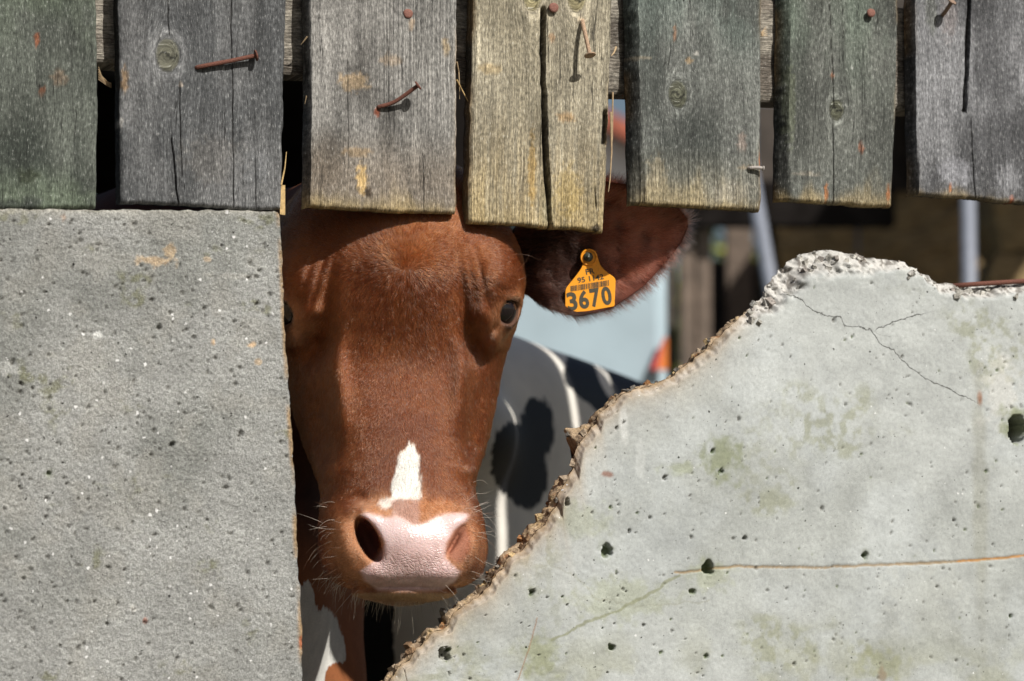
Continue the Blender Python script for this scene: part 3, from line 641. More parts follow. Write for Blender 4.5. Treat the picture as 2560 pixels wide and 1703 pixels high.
# flat back and right side
last = base+(ND-2)*nc
bot = len(V); fb = np.stack([X[-1], np.full(nc, YR+TB), Z[-1]], -1)
V = np.concatenate([V, fb]); Cc = np.concatenate([Cc, C[-1]])
Fb = [np.stack([last+i, last+i+1, bot+i+1, bot+i], 1)[:, ::-1]]
me = mesh('broken_concrete_panel', V, np.concatenate(F+Ffrac+Fb), True, {'Col': Cc, 'crk': np.concatenate([crk.ravel(), np.full(len(V)-crk.size, 9.0)])})
me.materials.append(M_concR); me.materials.append(M_frac)
mi = np.zeros(len(me.polygons), np.int32); n0 = (nr-1)*(nc-1); mi[n0:n0+len(np.concatenate(Ffrac))] = 1
if len(mi) == n0+len(np.concatenate(Ffrac+Fb)): me.polygons.foreach_set('material_index', mi)
slabR = obj('broken_concrete_panel', me)
tag(slabR, 'pale smooth concrete slab with a jagged broken edge and mossy pits', 'concrete panel')
# bits of aggregate stuck in the broken edge
stones = MB(); rs = np.random.RandomState(5); Vs, Fs, Cs, ns_ = [], [], [], 0
ico = [(-1, -1, -1), (1, -1, -1), (1, 1, -1), (-1, 1, -1), (-1, -1, 1), (1, -1, 1), (1, 1, 1), (-1, 1, 1)]
qf = np.array([(0, 3, 2, 1), (4, 5, 6, 7), (0, 1, 5, 4), (1, 2, 6, 5), (2, 3, 7, 6), (3, 0, 4, 7)])
ok = np.where((ox > 900) & (ox < 2600) & (oy < 1780))[0]
for k in range(200):
    i0 = rs.choice(ok); d_ = rs.randint(0, ND-2); p = FR[d_][i0]
    if ox[i0] > 1880 and rs.rand() < .75: rr_ = rs.randint(1, 14); p = np.array([X[rr_, i0], Y[rr_, i0], Z[rr_, i0]])
    sz = rs.uniform(.0010, .0052)*(1.3 if rs.rand() < .1 else 1)
    B = (np.array(ico)*rs.uniform(.55, 1, (8, 3)))*sz*rs.uniform(.6, 1.2, 3); A = rs.normal(size=(3, 3)); Q, _ = np.linalg.qr(A); B = B@Q
    Vs.append(p+B); Fs.append(qf+ns_); ns_ += 8
    cc = [T(196, 170, 126), T(140, 112, 84), T(168, 150, 128), T(160, 116, 76), T(118, 112, 104)][rs.randint(5)]
    if ox[i0] > 1880: cc = [T(206, 202, 192), T(176, 172, 162), T(190, 186, 178), T(160, 152, 144)][rs.randint(4)]
    Cs.append(np.repeat([cc*rs.uniform(.8, 1.15)], 8, 0))
me = mesh('aggregate', np.concatenate(Vs), np.concatenate(Fs), False, {'Col': np.concatenate(Cs)})
o = obj('aggregate', me, M_frac, slabR); tag(o, kind='stuff')
# rusty bar along the broken top
q = [P(a, b, d) for a, b, d in ((2366, 716, .03), (2420, 712, .018), (2480, 708, .016), (2560, 703, .015), (2700, 700, .016), (2900, 699, .02))]
MB().tube(q, .0026, 10).build('reinforcing_bar', M_rust, slabR, True)

# ================================================================== COWS
def surface_nets(Fv, org, h):
    """zero surface of a sampled field -> vertices, quads"""
    nx, ny, nz = Fv.shape; ins = Fv < 0
    cs = [(a, b, c) for a in (0, 1) for b in (0, 1) for c in (0, 1)]
    sl = lambda a, b, c: ins[a:nx-1+a, b:ny-1+b, c:nz-1+c]
    cnt = sum(sl(*c).astype(np.int8) for c in cs); act = (cnt > 0) & (cnt < 8)
    I, J, K = np.nonzero(act); N = len(I)
    val = {c: Fv[I+c[0], J+c[1], K+c[2]] for c in cs}
    S = np.zeros((N, 3)); n = np.zeros(N)
    for i, a in enumerate(cs):
        for b in cs[i+1:]:
            d = np.subtract(b, a)
            if np.abs(d).sum() != 1: continue
            va, vb = val[a], val[b]; x = (va < 0) != (vb < 0); t = np.where(x, va/(va-vb+1e-20), 0)
            S += np.where(x[:, None], np.array(a)+t[:, None]*d, 0); n += x
    V = (np.stack([I, J, K], 1)+S/n[:, None])*h+np.asarray(org)
    ix = -np.ones(act.shape, np.int64); ix[I, J, K] = np.arange(N); Q = []
    for ax in range(3):
        o1, o2 = [(1, 2), (2, 0), (0, 1)][ax]
        A = [slice(0, -1) if k == ax else slice(1, -1) for k in range(3)]; B = [slice(1, None) if k == ax else slice(1, -1) for k in range(3)]
        a, b = ins[tuple(A)], ins[tuple(B)]
        e = np.argwhere(a != b); e = e+[0 if k == ax else 1 for k in range(3)]
        fl = ins[e[:, 0], e[:, 1], e[:, 2]]
        d1 = np.zeros(3, int); d1[o1] = 1; d2 = np.zeros(3, int); d2[o2] = 1
        g = lambda w: ix[w[:, 0], w[:, 1], w[:, 2]]
        q = np.stack([g(e-d1-d2), g(e-d2), g(e), g(e-d1)], 1); q[~fl] = q[~fl][:, ::-1]; Q.append(q)
    Q = np.concatenate(Q); return V, Q[(Q >= 0).all(1)]
def smin(a, b, k): h = np.maximum(k-np.abs(a-b), 0)/k; return np.minimum(a, b)-h*h*k*.25
def smax(a, b, k): return -smin(-a, -b, k)
def cone(p, a, b, ra, rb):
    a, b = np.asarray(a, float), np.asarray(b, float); d = b-a; L = d@d
    X, Y, Z = p; t = np.clip(((X-a[0])*d[0]+(Y-a[1])*d[1]+(Z-a[2])*d[2])/L, 0, 1)
    return np.sqrt((X-a[0]-t*d[0])**2+(Y-a[1]-t*d[1])**2+(Z-a[2]-t*d[2])**2)-(ra+(rb-ra)*t)
def ell(p, c, r, R=None):
    q = [p[i]-c[i] for i in range(3)]
    if R is not None: q = [q[0]*R[0][i]+q[1]*R[1][i]+q[2]*R[2][i] for i in range(3)]
    k = np.sqrt((q[0]/r[0])**2+(q[1]/r[1])**2+(q[2]/r[2])**2); return (k-1)*min(r)
def relax(V, Q, it):
    for _ in range(it):
        S = np.zeros_like(V); n = np.zeros(len(V))
        for k in range(4):
            for m_ in (1, 3):
                np.add.at(S, Q[:, k], V[Q[:, (k+m_) % 4]]); np.add.at(n, Q[:, k], 1)
        V = V*.5+.5*S/np.maximum(n, 1)[:, None]
    return V

# ---- head frame: x right, y up, z towards the photographer, in photo pixels
H0 = P(1000, 1000, .040)
HS = np.linalg.norm(H0-CAM)/FPX
HZ = CAM-H0; HZ = HZ/np.linalg.norm(HZ)
HX = np.cross([0, 0, 1.0], HZ); HX /= np.linalg.norm(HX); HY = np.cross(HZ, HX)
HB = np.stack([HX, HY, HZ])
h2w = lambda q: H0+HS*(np.asarray(q)@HB)
w2h = lambda p: ((np.asarray(p)-H0)@HB.T)/HS

def hp(px, py, z):
    """photo pixel at head-frame depth z -> head-frame point"""
    k = 1-z*HS/np.linalg.norm(H0-CAM); return ((px-1280)*k+280, (851.5-py)*k+148.5, z)
def prof(tab):
    t = np.array(tab, float); t = t[np.argsort(t[:, 0])]; ys = np.arange(-760, 760, 2.0)
    v = np.interp(ys, t[:, 0], t[:, 1]); k = np.exp(-(np.arange(-24, 25)/9.0)**2); k /= k.sum()
    v = np.convolve(np.pad(v, 24, 'edge'), k, 'valid')
    return lambda y: np.interp(y, ys, v)
HW = prof([(640, 150), (560, 190), (480, 232), (420, 262), (360, 292), (300, 302), (230, 298), (150, 284), (80, 272), (20, 262), (-50, 244), (-110, 228), (-170, 206), (-210, 193), (-250, 194), (-300, 206), (-380, 212), (-440, 196), (-480, 160), (-560, 130)])
HC = prof([(640, -20), (300, 0), (200, -4), (100, -10), (0, -8), (-100, -4), (-200, -4), (-260, 2), (-350, 8), (-480, 12)])
HF = prof([(640, -110), (560, -66), (480, -44), (420, -27), (340, -9), (260, -2), (180, 8), (100, 22), (0, 44), (-100, 72), (-180, 98), (-240, 120), (-290, 150), (-340, 172), (-390, 178), (-430, 172), (-470, 152), (-520, 110)])
HD = prof([(640, 150), (400, 175), (300, 185), (220, 205), (140, 245), (60, 285), (-20, 300), (-100, 290), (-180, 250), (-240, 205), (-300, 190), (-380, 190), (-480, 170)])
HBk = prof([(640, 260), (400, 330), (200, 360), (100, 330), (0, 260), (-100, 190), (-200, 140), (-300, 110), (-480, 90)])
HN = prof([(640, 2.4), (480, 3.0), (400, 3.3), (300, 3.1), (220, 2.7), (150, 2.5), (60, 2.4), (-50, 2.4), (-150, 2.35), (-230, 2.3), (-300, 2.5), (-400, 2.7), (-500, 2.6)])
def g3(p, c, s, th=0.0):
    dx, dy, dz = p[0]-c[0], p[1]-c[1], p[2]-c[2]
    if th:
        a, b = math.cos(th), math.sin(th); dx, dy = dx*a+dy*b, -dx*b+dy*a
    return np.exp(-(dx/s[0])**2-(dy/s[1])**2-(dz/s[2])**2)
EYE_R, EYE_L = np.array([250, 228, -86.0]), np.array([-268, 224, -86.0])
def app(p):
    """head-frame point -> where the photograph shows it (head-frame pixels)"""
    k = 1-p[2]*(HS/np.linalg.norm(H0-CAM)); return ((p[0]-280)/k+280, (p[1]-148.5)/k+148.5, p[2])
XB = prof([(640, 500), (260, 420), (190, 262), (120, 192), (40, 166), (-40, 150), (-110, 136), (-170, 150), (-210, 260), (-260, 420), (-480, 500)])
def head_f(p):
    p = app(p); x, y, z = p
    w_, c_, zf, hd, hb, n_ = (g(y) for g in (HW, HC, HF, HD, HBk, HN))
    u = np.abs((x-c_)/w_); vz = z-(zf-hd); v = np.where(vz > 0, vz/hd, -vz/hb)
    q = (u**n_+v**n_+1e-9)**(1/n_)
    d = (q-1)*np.minimum(w_, hd)*.9
    d = smax(d, .906*(np.abs(x-c_)-XB(y))+.423*(z-zf+14), 44)     # steep sides of the nose
    d = smax(d, -y-476+.00035*(x-8)**2, 46)              # end of the muzzle (upper lip)
    d = smax(d, y-600, 120)                              # poll
    for sx, e in ((1, EYE_R), (-1, EYE_L)):
        d = d-46*g3(p, (e[0]-sx*20, e[1]+88, e[2]+50), (58, 80, 110), sx*.25)    # brow over the eye
        d = d-20*g3(p, (e[0]-sx*16, e[1]-74, e[2]+40), (46, 30, 80), -sx*.55)    # cheek bone below it
        d = d+(84 if sx > 0 else 120)*g3(p, (e[0]-sx*64, e[1]-80, -10), (24 if sx > 0 else 29, 54, 120), sx*.40)        # tear trough
        d = d+34*g3(p, (e[0]-sx*88, e[1]+10, -10), (19, 84, 120), sx*.18)        # hollow inside the brow
        d = d-18*g3(p, (sx*152, 60, 20), (22, 140, 120), -sx*.06)                # facial crest
        d = d+22*g3(p, (sx*200, -60, 0), (26, 110, 120), -sx*.12)                # hollow of the cheek
        d = d-10*g3(p, (sx*188, -170, 40), (34, 44, 90))
        am = 1.0 if sx < 0 else .7
        d = d-24*am*g3(p, (sx*206-4, 214, -10), (34, 26, 90), -sx*.5)             # inner end of the brow overhangs
        d = d+46*am*g3(p, (sx*198-4, 156, -10), (26, 30, 110), -sx*.35)           # and shades the hollow below it
        d = d-12*am*g3(p, (sx*150, 330, -10), (26, 90, 90), sx*.1)                # frontal ridge
        # lids: dome over the eyeball, cut by a slanting opening
        ed = np.array([sx*.80, -.04, .60]); ed /= np.linalg.norm(ed)
        q1 = np.sqrt((x-e[0])**2+(y-e[1])**2+(z-e[2])**2)
        d = smin(d, q1-52, 30)
        o_ = e+ed*50; t1 = np.array([ed[2], 0, -ed[0]]); t1 /= np.linalg.norm(t1); t2 = np.cross(ed, t1)
        a1 = (x-o_[0])*t1[0]+(y-o_[1])*t1[1]+(z-o_[2])*t1[2]; a2 = (x-o_[0])*t2[0]+(y-o_[1])*t2[1]+(z-o_[2])*t2[2]; a3 = (x-o_[0])*ed[0]+(y-o_[1])*ed[1]+(z-o_[2])*ed[2]
        rot = sx*.12; b1, b2 = a1*math.cos(rot)+a2*math.sin(rot), -a1*math.sin(rot)+a2*math.cos(rot)
        cut = (np.sqrt((b1/52)**2+(b2/39)**2+(a3/70)**2)-1)*30; d = smax(d, -cut, 5)
        d = smax(d, -(q1-43), 3)
        d = d-6*g3(p, (e[0]+ed[0]*34, e[1]+34, e[2]+ed[2]*34), (40, 9, 40), -sx*.3)
        d = d+6*g3(p, (e[0]-sx*10, e[1]+56, e[2]+40), (46, 8, 60), -sx*.35)      # crease above the lid
        d = d+13*g3(p, (e[0]-sx*48, e[1]-72, -10), (46, 11, 90), sx*.66)         # fold below the inner corner
    d = d+10*g3(p, (0, 130, 10), (80, 130, 90))-6*g3(p, (0, -60, 60), (50, 130, 90))
    # brow wrinkles
    for k, (cx, cy, a, L) in enumerate([(-205, 300, -.28, 105), (-182, 290, -.24, 118), (-226, 330, -.34, 80), (178, 300, .2, 110), (200, 320, .25, 80), (156, 290, .16, 90)]):
        d = d+(8.0 if cx < 0 else 5.0)*g3(p, (cx, cy, -10), (6.5, L, 90), a)
        d = d-(5.0 if cx < 0 else 3.0)*g3(p, (cx+11*np.sign(cx), cy, -10), (9, L, 90), a)
    # nose: wings over the nostrils, rims, nostrils
    d = d-20*g3(p, (-92, -298, 130), (38, 22, 70), -.35)-18*g3(p, (150, -300, 130), (38, 22, 70), .35)
    d = d-22*g3(p, (-142, -352, 110), (24, 58, 70), .15)-20*g3(p, (178, -360, 110), (24, 54, 70), -.15)
    d = d-12*g3(p, (8, -345, 165), (60, 60, 60))
    d = d+6*g3(p, (-90, -252, 110), (50, 18, 60))+6*g3(p, (110, -252, 110), (50, 18, 60))
    d = d-9*g3(p, (-75, -440, 150), (44, 26, 60))-9*g3(p, (105, -440, 150), (44, 26, 60))
    a = .44; R = ((math.cos(a), -math.sin(a), 0), (math.sin(a), math.cos(a), 0), (0, 0, 1))
    nl = ell(p, (-82, -352, 142), (27, 62, 86), R); d = smax(d, -nl, 14)
    a = -.52; R = ((math.cos(a), -math.sin(a), 0), (math.sin(a), math.cos(a), 0), (0, 0, 1))
    nr_ = ell(p, (136, -350, 150), (7, 46, 28), R); d = smax(d, -nr_, 14)
    # lower lip and jaw
    lip = ell(p, (10, -480, 56), (130, 27, 84)); d = np.minimum(d, smin(lip, d+5, 5))
    jaw = cone(p, (8, -418, -30), (-5, 40, -250), 82, 150); d = smin(d, jaw, 60)
    return d
def neck_pts():
    return [(h2w((-10, 330, -230)), .115), (h2w((-60, 270, -560)), .125), (np.array([-.20, .46, 1.04]), .155)]
NECK = neck_pts()
def neck_f(p, tf=lambda q: q, k=1.0):
    d = None
    for (a, ra), (b, rb) in zip(NECK[:-1], NECK[1:]):
        e = cone(p, tf(a), tf(b), ra*k, rb*k); d = e if d is None else smin(d, e, .06*k)
    return d
hh = 5.0
gx, gy, gz = np.arange(-400, 401, hh, dtype=np.float32), np.arange(-560, 641, hh, dtype=np.float32), np.arange(-560, 261, hh, dtype=np.float32)
p = (gx[:, None, None], gy[None, :, None], gz[None, None, :])
Fh = head_f(p)
Fh = smin(Fh, neck_f(p, w2h, 1/HS), 90)
Fh = smax(Fh, -(p[2]+545)+0*Fh, 5)
hv, hq = surface_nets(Fh, (gx[0], gy[0], gz[0]), hh)
hv = relax(hv, hq, 2)

# ---- body, in cow coordinates: x forward, y left, z up
def body_f(p, sc=1.0, legs=None):
    X, Y, Z = p
    if sc != 1.0: Z = Z+.05*ss(-.45, .42, X)*np.clip(Z/1.1, 0, 1.2)**2; p = (X, Y, Z)      # back falls towards the grazing neck
    q = (X, Y/.86, Z)
    d = cone(q, (-.52, 0, .86), (.34, 0, .82), .285, .265)
    if sc != 1.0:           # slab-sided: flat flank
        d = ((np.abs((X+.1)/.64)**5+np.abs(Y/.235)**5+np.abs((Z-.87)/.33)**5)**(1/5)-1)*.22
        d = smin(d, cone(q, (-.52, 0, .86), (.34, 0, .82), .25, .24), .05)
    d = smin(d, cone(q, (-.68, 0, .98), (-.45, 0, .98), .19, .2), .12)
    d = smin(d, cone(p, (-.80, 0, 1.08), (.50, 0, 1.10), .07, .085), .14)
    d = smin(d, cone(q, (.30, 0, .90), (.52, 0, .80), .24, .20), .12)
    d = smin(d, ell(p, (.54, 0, .66), (.13, .13, .15)), .08)
    for s in (-1, 1):
        for a, b, ra, rb in [((.40, .15, .88), (.50, .15, .62), .15, .085), ((.50, .15, .64), (.50, .145, .40), .078, .052), ((.50, .145, .42), (.50, .145, .36), .056, .05), ((.50, .145, .38), (.49, .145, .14), .040, .034), ((.49, .145, .15), (.52, .145, .05), .042, .05)]:
            d = smin(d, cone(p, (a[0], a[1]*s, a[2]), (b[0], b[1]*s, b[2]), ra, rb), .05)
        d = smin(d, ell(p, (-.70, .20*s, 1.04), (.08, .07, .06)), .07)
        for a, b, ra, rb in [((-.62, .15 if sc == 1.0 else .11, .88), (-.48, .19 if sc == 1.0 else .12, .62), .18 if sc == 1.0 else .11, .11), ((-.50, .185, .64), (-.74, .16, .46), .10, .052), ((-.74, .16, .47), (-.69, .155, .16), .05, .037), ((-.69, .155, .16), (-.66, .155, .05), .043, .05)]:
            d = smin(d, cone(p, (a[0], a[1]*s, a[2]), (b[0], b[1]*s, b[2]), ra, rb), .05)
    d = smin(d, cone(p, (-.86, 0, 1.06), (-.93, 0, .80), .028, .018), .04)
    d = smin(d, cone(p, (-.93, 0, .82), (-.92, 0, .42), .016, .03), .02)
    d = smax(d, -Z+.002, .012)
    return d
def cow_mesh(org, ang, extra=None, h=.0135, pad=(-1.0, .95, -.42, .42, 0, 1.42), sc=1.0):
    """world vertices of a cow's body standing at org with heading ang; extra(p_local) adds neck and head"""
    xs = [np.arange(pad[2*i]-.03, pad[2*i+1]+.03, h, dtype=np.float32) for i in range(3)]
    p = (xs[0][:, None, None], xs[1][None, :, None], xs[2][None, None, :])
    F = body_f(p, sc)
    if extra is not None: F = extra(F, p)
    v, q = surface_nets(F, [x[0] for x in xs], h); v = relax(v, q, 2)
    c, s = math.cos(ang), math.sin(ang)
    loc = v.copy(); v = v*sc
    return np.stack([org[0]+c*v[:, 0]-s*v[:, 1], org[1]+s*v[:, 0]+c*v[:, 1], v[:, 2]+org[2]], 1), q, loc

# ---------------------------------------------------------------- brown cow
BA = math.atan2(-.98, .20)
leg_w = np.array([-.088, .52])         # where the visible foreleg stands
cB, sB = math.cos(BA), math.sin(BA)
BO = leg_w-np.array([cB*.50-sB*.145, sB*.50+cB*.145])
def neck_local(F, p):
    tl = lambda q: np.array([cB*(q[0]-BO[0])+sB*(q[1]-BO[1]), -sB*(q[0]-BO[0])+cB*(q[1]-BO[1]), q[2]])
    d = None
    sh = np.array([.36, 0, .98])
    pts = [(tl(a), r) for a, r in NECK]+[(sh, .20)]
    for (a, ra), (b, rb) in zip(pts[:-1], pts[1:]):
        e = cone(p, a, b, ra-.004, rb); d = e if d is None else smin(d, e, .06)
    return smin(F, d, .10)
bv, bq, bl = cow_mesh((BO[0], BO[1], 0), BA, neck_local, pad=(-1.0, 1.15, -.75, .75, 0, 1.42))

# ---- colour of the brown coat at a head-frame point
BR = np.array([.262, .092, .034]); BR2 = np.array([.212, .068, .024]); TAN = np.array([.56, .27, .14]); WHITE = np.array([.70, .68, .62]); PINK = np.array([.56, .38, .35])
def in_pad(x, y):
    """1 inside the bare nose pad"""
    xs = np.array([-480, -455, -430, -400, -360, -330, -305, -285, -270])
    lo = np.interp(y, xs, [-52, -92, -104, -60, -42, -60, -96, -100, -60]); hi = np.interp(y, xs, [96, 134, 148, 108, 112, 130, 160, 168, 120])
    ytop = -286-30*np.exp(-((x-40)/46.0)**2)-8*np.exp(-((x+40)/30.0)**2)
    m = ss(lo-9, lo+8, x)*ss(hi+9, hi-8, x)*ss(-484, -470, y)*ss(ytop+11, ytop-8, y)
    return m
def coat(q):
    x, y, z = app((q[:, 0], q[:, 1], q[:, 2]))
    n = fbm(x/60, y/60, z/60, seed=201); n2 = fbm(x/14, y/22, z/14, seed=202)
    c = mixc(np.broadcast_to(BR, q.shape).copy(), BR2, ss(.35, .65, n))
    c = mixc(c, np.array([.16, .055, .032]), ss(.1, -.25, np.abs(x)/260-.45+(n-.5)*.3)*ss(150, -150, y)*.5)    # greyer bridge
    for e in (EYE_R, EYE_L):
        r = np.sqrt((x-e[0])**2+(y-e[1]+6)**2+(z-e[2])**2); c = mixc(c, np.array([.60, .32, .19]), ss(100, 56, r+(n2-.5)*24)*.6)
        c = mixc(c, np.array([.04, .02, .015]), ss(57, 49, r)*.85)
        r2 = np.hypot((x-e[0]+np.sign(e[0])*34)/.8, y-e[1]-62); c = mixc(c, np.array([.24, .085, .035]), ss(80, 20, r2)*.4)
    ring = np.sqrt(((x-10)/196)**2+((y+362)/132)**2)+(n2-.5)*.30
    front = ss(20, 80, z)
    c = mixc(c, TAN, ss(1.16, .74, ring+(n-.5)*.3)*front*.85)
    c = mixc(c, np.array([.10, .045, .028]), ss(-395, -450, y)*ss(.72, .9, np.abs(x-10)/200)*.7)
    lipm = ss(-480, -488, y)*ss(165, 130, np.abs(x-10)); c = mixc(c, np.array([.46, .32, .20]), lipm*.85)
    # blaze
    j = (n2-.5)*14+(fbm(x/5, y/16, seed=205, o=2)-.5)*9
    bw = np.interp(y, [-262, -240, -180, -138, -106], [35, 36, 32, 22, 4]); bc = np.interp(y, [-250, -108], [10, 22])
    bl_ = ss(bw+4, bw-4, np.abs(x-bc+j))*ss(-256, -246, y+j)*ss(-100, -108, y-j)
    c = mixc(c, WHITE, bl_*.97)
    tw = ss(1.2, .5, np.hypot((x+38)/20, (y+258)/16)+(n2-.5)*1.2); c = mixc(c, WHITE*.9, tw*.75)
    pk = ss(38, 28, np.abs(x-10+j*.5))*ss(-240, -262, y)*ss(-330, -320, y); c = mixc(c, np.array([.56, .34, .27]), pk*.8)
    pad = in_pad(x+(n2-.5)*8, y+(n2-.5)*8)*ss(60, 100, z)
    pc = mixc(np.broadcast_to(PINK, q.shape), np.array([.46, .30, .27]), ss(.4, .6, n2)); pc = mixc(pc, np.array([.64, .50, .48]), ss(-400, -320, y)*.7)
    c = mixc(c, pc, pad)
    # inside the nostrils
    nl = np.hypot((x+84)/34, (y+352)/66); c = mixc(c, np.array([.13, .045, .035]), ss(1, .8, nl)*ss(138, 118, z)*.95)
    nr_ = np.hypot((x-140)/36, (y+360)/54); c = mixc(c, np.array([.44, .17, .11]), ss(1.1, .7, nr_)*ss(120, 60, np.abs(x-150))*(1-pad)*.75)
    return c, pad
hc, hpad = coat(hv)
hc = hc*(1-.32*(1-hpad)*(hc.min(1) < .3))[:, None]      # skin under the coat is darker than the hair
hw = h2w(hv)
# ---- ears: cupped leaves with a thick rim
def ear(root, tip, half, cupdir, twist=0.0, n=56, m=30, thick=12):
    """leaf from root to tip (head frame) -> vertices (front and back), quads, (s,t) of each vertex"""
    root, tip, cd_ = np.array(root, float), np.array(tip, float), np.array(cupdir, float)
    ax = tip-root; L = np.linalg.norm(ax); ax /= L; cd_ -= ax*(cd_@ax); cd_ /= np.linalg.norm(cd_); sd_ = np.cross(ax, cd_)
    s = np.linspace(0, 1, n)[:, None]; t = np.linspace(-1, 1, m)[None, :]
    wd = half*np.interp(s, [0, .12, .3, .5, .7, .85, .95, 1], [.42, .72, 1.0, 1.0, .78, .50, .27, .05])
    cup = np.interp(s, [0, .15, .4, .7, 1], [150, 128, 92, 52, 8])
    A = root+ax*(s*L)[..., None]+sd_*(wd*np.sin(t*1.35)/math.sin(1.35))[..., None]+cd_*(cup*(1-np.cos(t*1.35))*1.15-cup*.5)[..., None]
    A = A+sd_*((twist*(s**2)))[..., None]
    th = thick*(1-.6*np.abs(t)**3)*(1.3-.8*s)
    B = A-cd_*th[..., None]-0*A
    st = np.stack(np.broadcast_arrays(s, t), -1).reshape(-1, 2)
    V = np.concatenate([A.reshape(-1, 3), B.reshape(-1, 3)]); N = n*m
    F = [grid_faces(n, m), grid_faces(n, m, N)[:, ::-1]]
    i = np.arange(n-1)*m; F += [np.stack([i, i+m, N+i+m, N+i], 1), np.stack([i+m-1, N+i+m-1, N+i+2*m-1, i+2*m-1], 1)]
    k = (n-1)*m+np.arange(m-1); F += [np.stack([k, k+1, N+k+1, N+k], 1)]
    return V, np.concatenate(F), st, N
eR, eRf, eRst, eN = ear(hp(1290, 640, -250), hp(1732, 570, -262), 172, (-.05, -.25, 1), -24)
eL, eLf, eLst, _ = ear((-268, 352, -250), (-690, 250, -300), 170, (.15, -.1, 1), 20)
def ear_col(V, st, N):
    q = np.concatenate([st, st]); s, t = q[:, 0], q[:, 1]; n = fbm(V[:, 0]/30, V[:, 1]/30, seed=210)
    c = np.broadcast_to(np.array([.17, .050, .030]), V.shape).copy()
    innr = (np.arange(len(V)) < N)*ss(1.0, .55, np.abs(t))
    c = mixc(c, np.array([.60, .24, .165]), innr*ss(.3, .6, n+.1)*.85)
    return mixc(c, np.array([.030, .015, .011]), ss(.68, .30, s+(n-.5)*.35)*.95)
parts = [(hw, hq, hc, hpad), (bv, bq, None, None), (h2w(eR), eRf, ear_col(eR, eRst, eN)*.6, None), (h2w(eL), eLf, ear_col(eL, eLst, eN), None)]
# body coat: brown with white lower legs and patches
n = fbm(bl[:, 0]*3.2+4, bl[:, 1]*3.2, bl[:, 2]*3.2, seed=221); n2 = fbm(bl[:, 0]*40, bl[:, 1]*40, bl[:, 2]*20, seed=222)
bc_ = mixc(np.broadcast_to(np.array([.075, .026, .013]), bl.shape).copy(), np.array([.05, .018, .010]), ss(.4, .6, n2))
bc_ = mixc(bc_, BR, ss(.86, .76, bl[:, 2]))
wht = np.where(bl[:, 2] < .95, (n-.61)*12, -2)
ppx, ppy = pix(bv)
legm = (bl[:, 0] > .25) & (bl[:, 2] < .86) & (bl[:, 1] > -.05)
pA = np.maximum(1-np.hypot((ppx-806)/58, (ppy-1660)/140), (1-np.hypot((ppx-765)/26, (ppy-1540)/90))*.8)     # white blaze of the foreleg
pA = np.minimum(pA, (np.hypot((ppx-842)/34, (ppy-1716)/62)-1))                                          # brown patch low on its edge
patB = np.where(legm, np.clip(pA*3, -1, 1), np.clip(wht, -1, 1)); patB = np.where(bl[:, 2] < .36, 1, patB)
bc_ = mixc(bc_, np.array([.05, .04, .035]), ss(.075, .065, bl[:, 2]))
parts[1] = (bv, bq, bc_, None)
off = 0; VV, QQ, CC, PP = [], [], [], []
for v, q, c, pd in parts:
    VV.append(v); QQ.append(q+off); CC.append(c); PP.append(np.zeros(len(v)) if pd is None else pd); off += len(v)
def mat_hide(name):
    m = NT(name); p = m.obj(); pad = m.attr('pad', 'Fac'); c = m.attr('Col')
    n1 = m.noise(p, 900, 4, .65); n2 = m.noise(p, 60, 4)
    pt_ = m.rng(m.math('ADD', m.attr('pat', 'Fac'), m.math('MULTIPLY', m.math('SUBTRACT', m.noise(m.vmul(p, (1, 1, .3)), 130, 6, .75), .5), 1.3)), -.05, .05)
    c = m.mix(pt_, c, tuple(WHITE*.92))
    hide = m.scale(c, m.math('MULTIPLY', m.rng(n1, .3, .7, .72, 1.3), m.rng(n2, .3, .7, .9, 1.1)))
    warp = m.vadd(p, m.vmul(m.n('TexNoise', {'Vector': p, 'Scale': 90.0, 'Detail': 2.0}).outputs['Color'], (.012, .012, .012)))
    v = m.vor(m.vmul(warp, (1.0, 1.0, 1.5)), 215, feature='DISTANCE_TO_EDGE')
    groove = m.rng(v, 0, .16, 0, 1)
    sep = m.n('SeparateXYZ', {0: p}).outputs
    wet = m.rng(sep[2], h2w((0, -400, 170))[2], h2w((0, -345, 170))[2], 0, 1)
    dry = m.math('SUBTRACT', 1.0, wet)
    padc = m.scale(c, m.math('SUBTRACT', 1.03, m.math('MULTIPLY', m.math('MULTIPLY', m.rng(v, 0, .09, 1, 0), dry), .15)))
    spk = m.noise(p, 520, 2, .6)
    rough = m.math('ADD', m.math('MULTIPLY', pad, m.rng(wet, 0, 1, -.34, -.62)), .78)
    hgt = m.math('ADD', m.math('MULTIPLY', pad, m.math('ADD', m.math('MULTIPLY', groove, m.math('MULTIPLY', dry, m.rng(n2, .35, .6, .6, 1.3))), m.math('MULTIPLY', m.math('MULTIPLY', spk, wet), 1.6))), m.math('MULTIPLY', m.math('SUBTRACT', 1.0, pad), m.math('MULTIPLY', n1, .5)))
    return m.out(col=m.mix(pad, hide, padc), rough=rough, spec=m.math('ADD', .2, m.math('MULTIPLY', pad, .4)), nrm=m.bump(hgt, .0008, .55), sss=m.math('MULTIPLY', pad, .12))
M_hide = mat_hide('brown hide')
cowB = empty('brown_cow', (BO[0], BO[1], 0), BA)
tag(cowB, 'reddish brown cow with white nose blaze peering out between planks and broken slab', 'cow')
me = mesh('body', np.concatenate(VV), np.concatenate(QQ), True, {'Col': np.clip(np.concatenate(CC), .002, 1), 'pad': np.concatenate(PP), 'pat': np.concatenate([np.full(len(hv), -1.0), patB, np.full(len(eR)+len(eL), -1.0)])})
bodyB = keep(obj('body', me, M_hide), cowB)
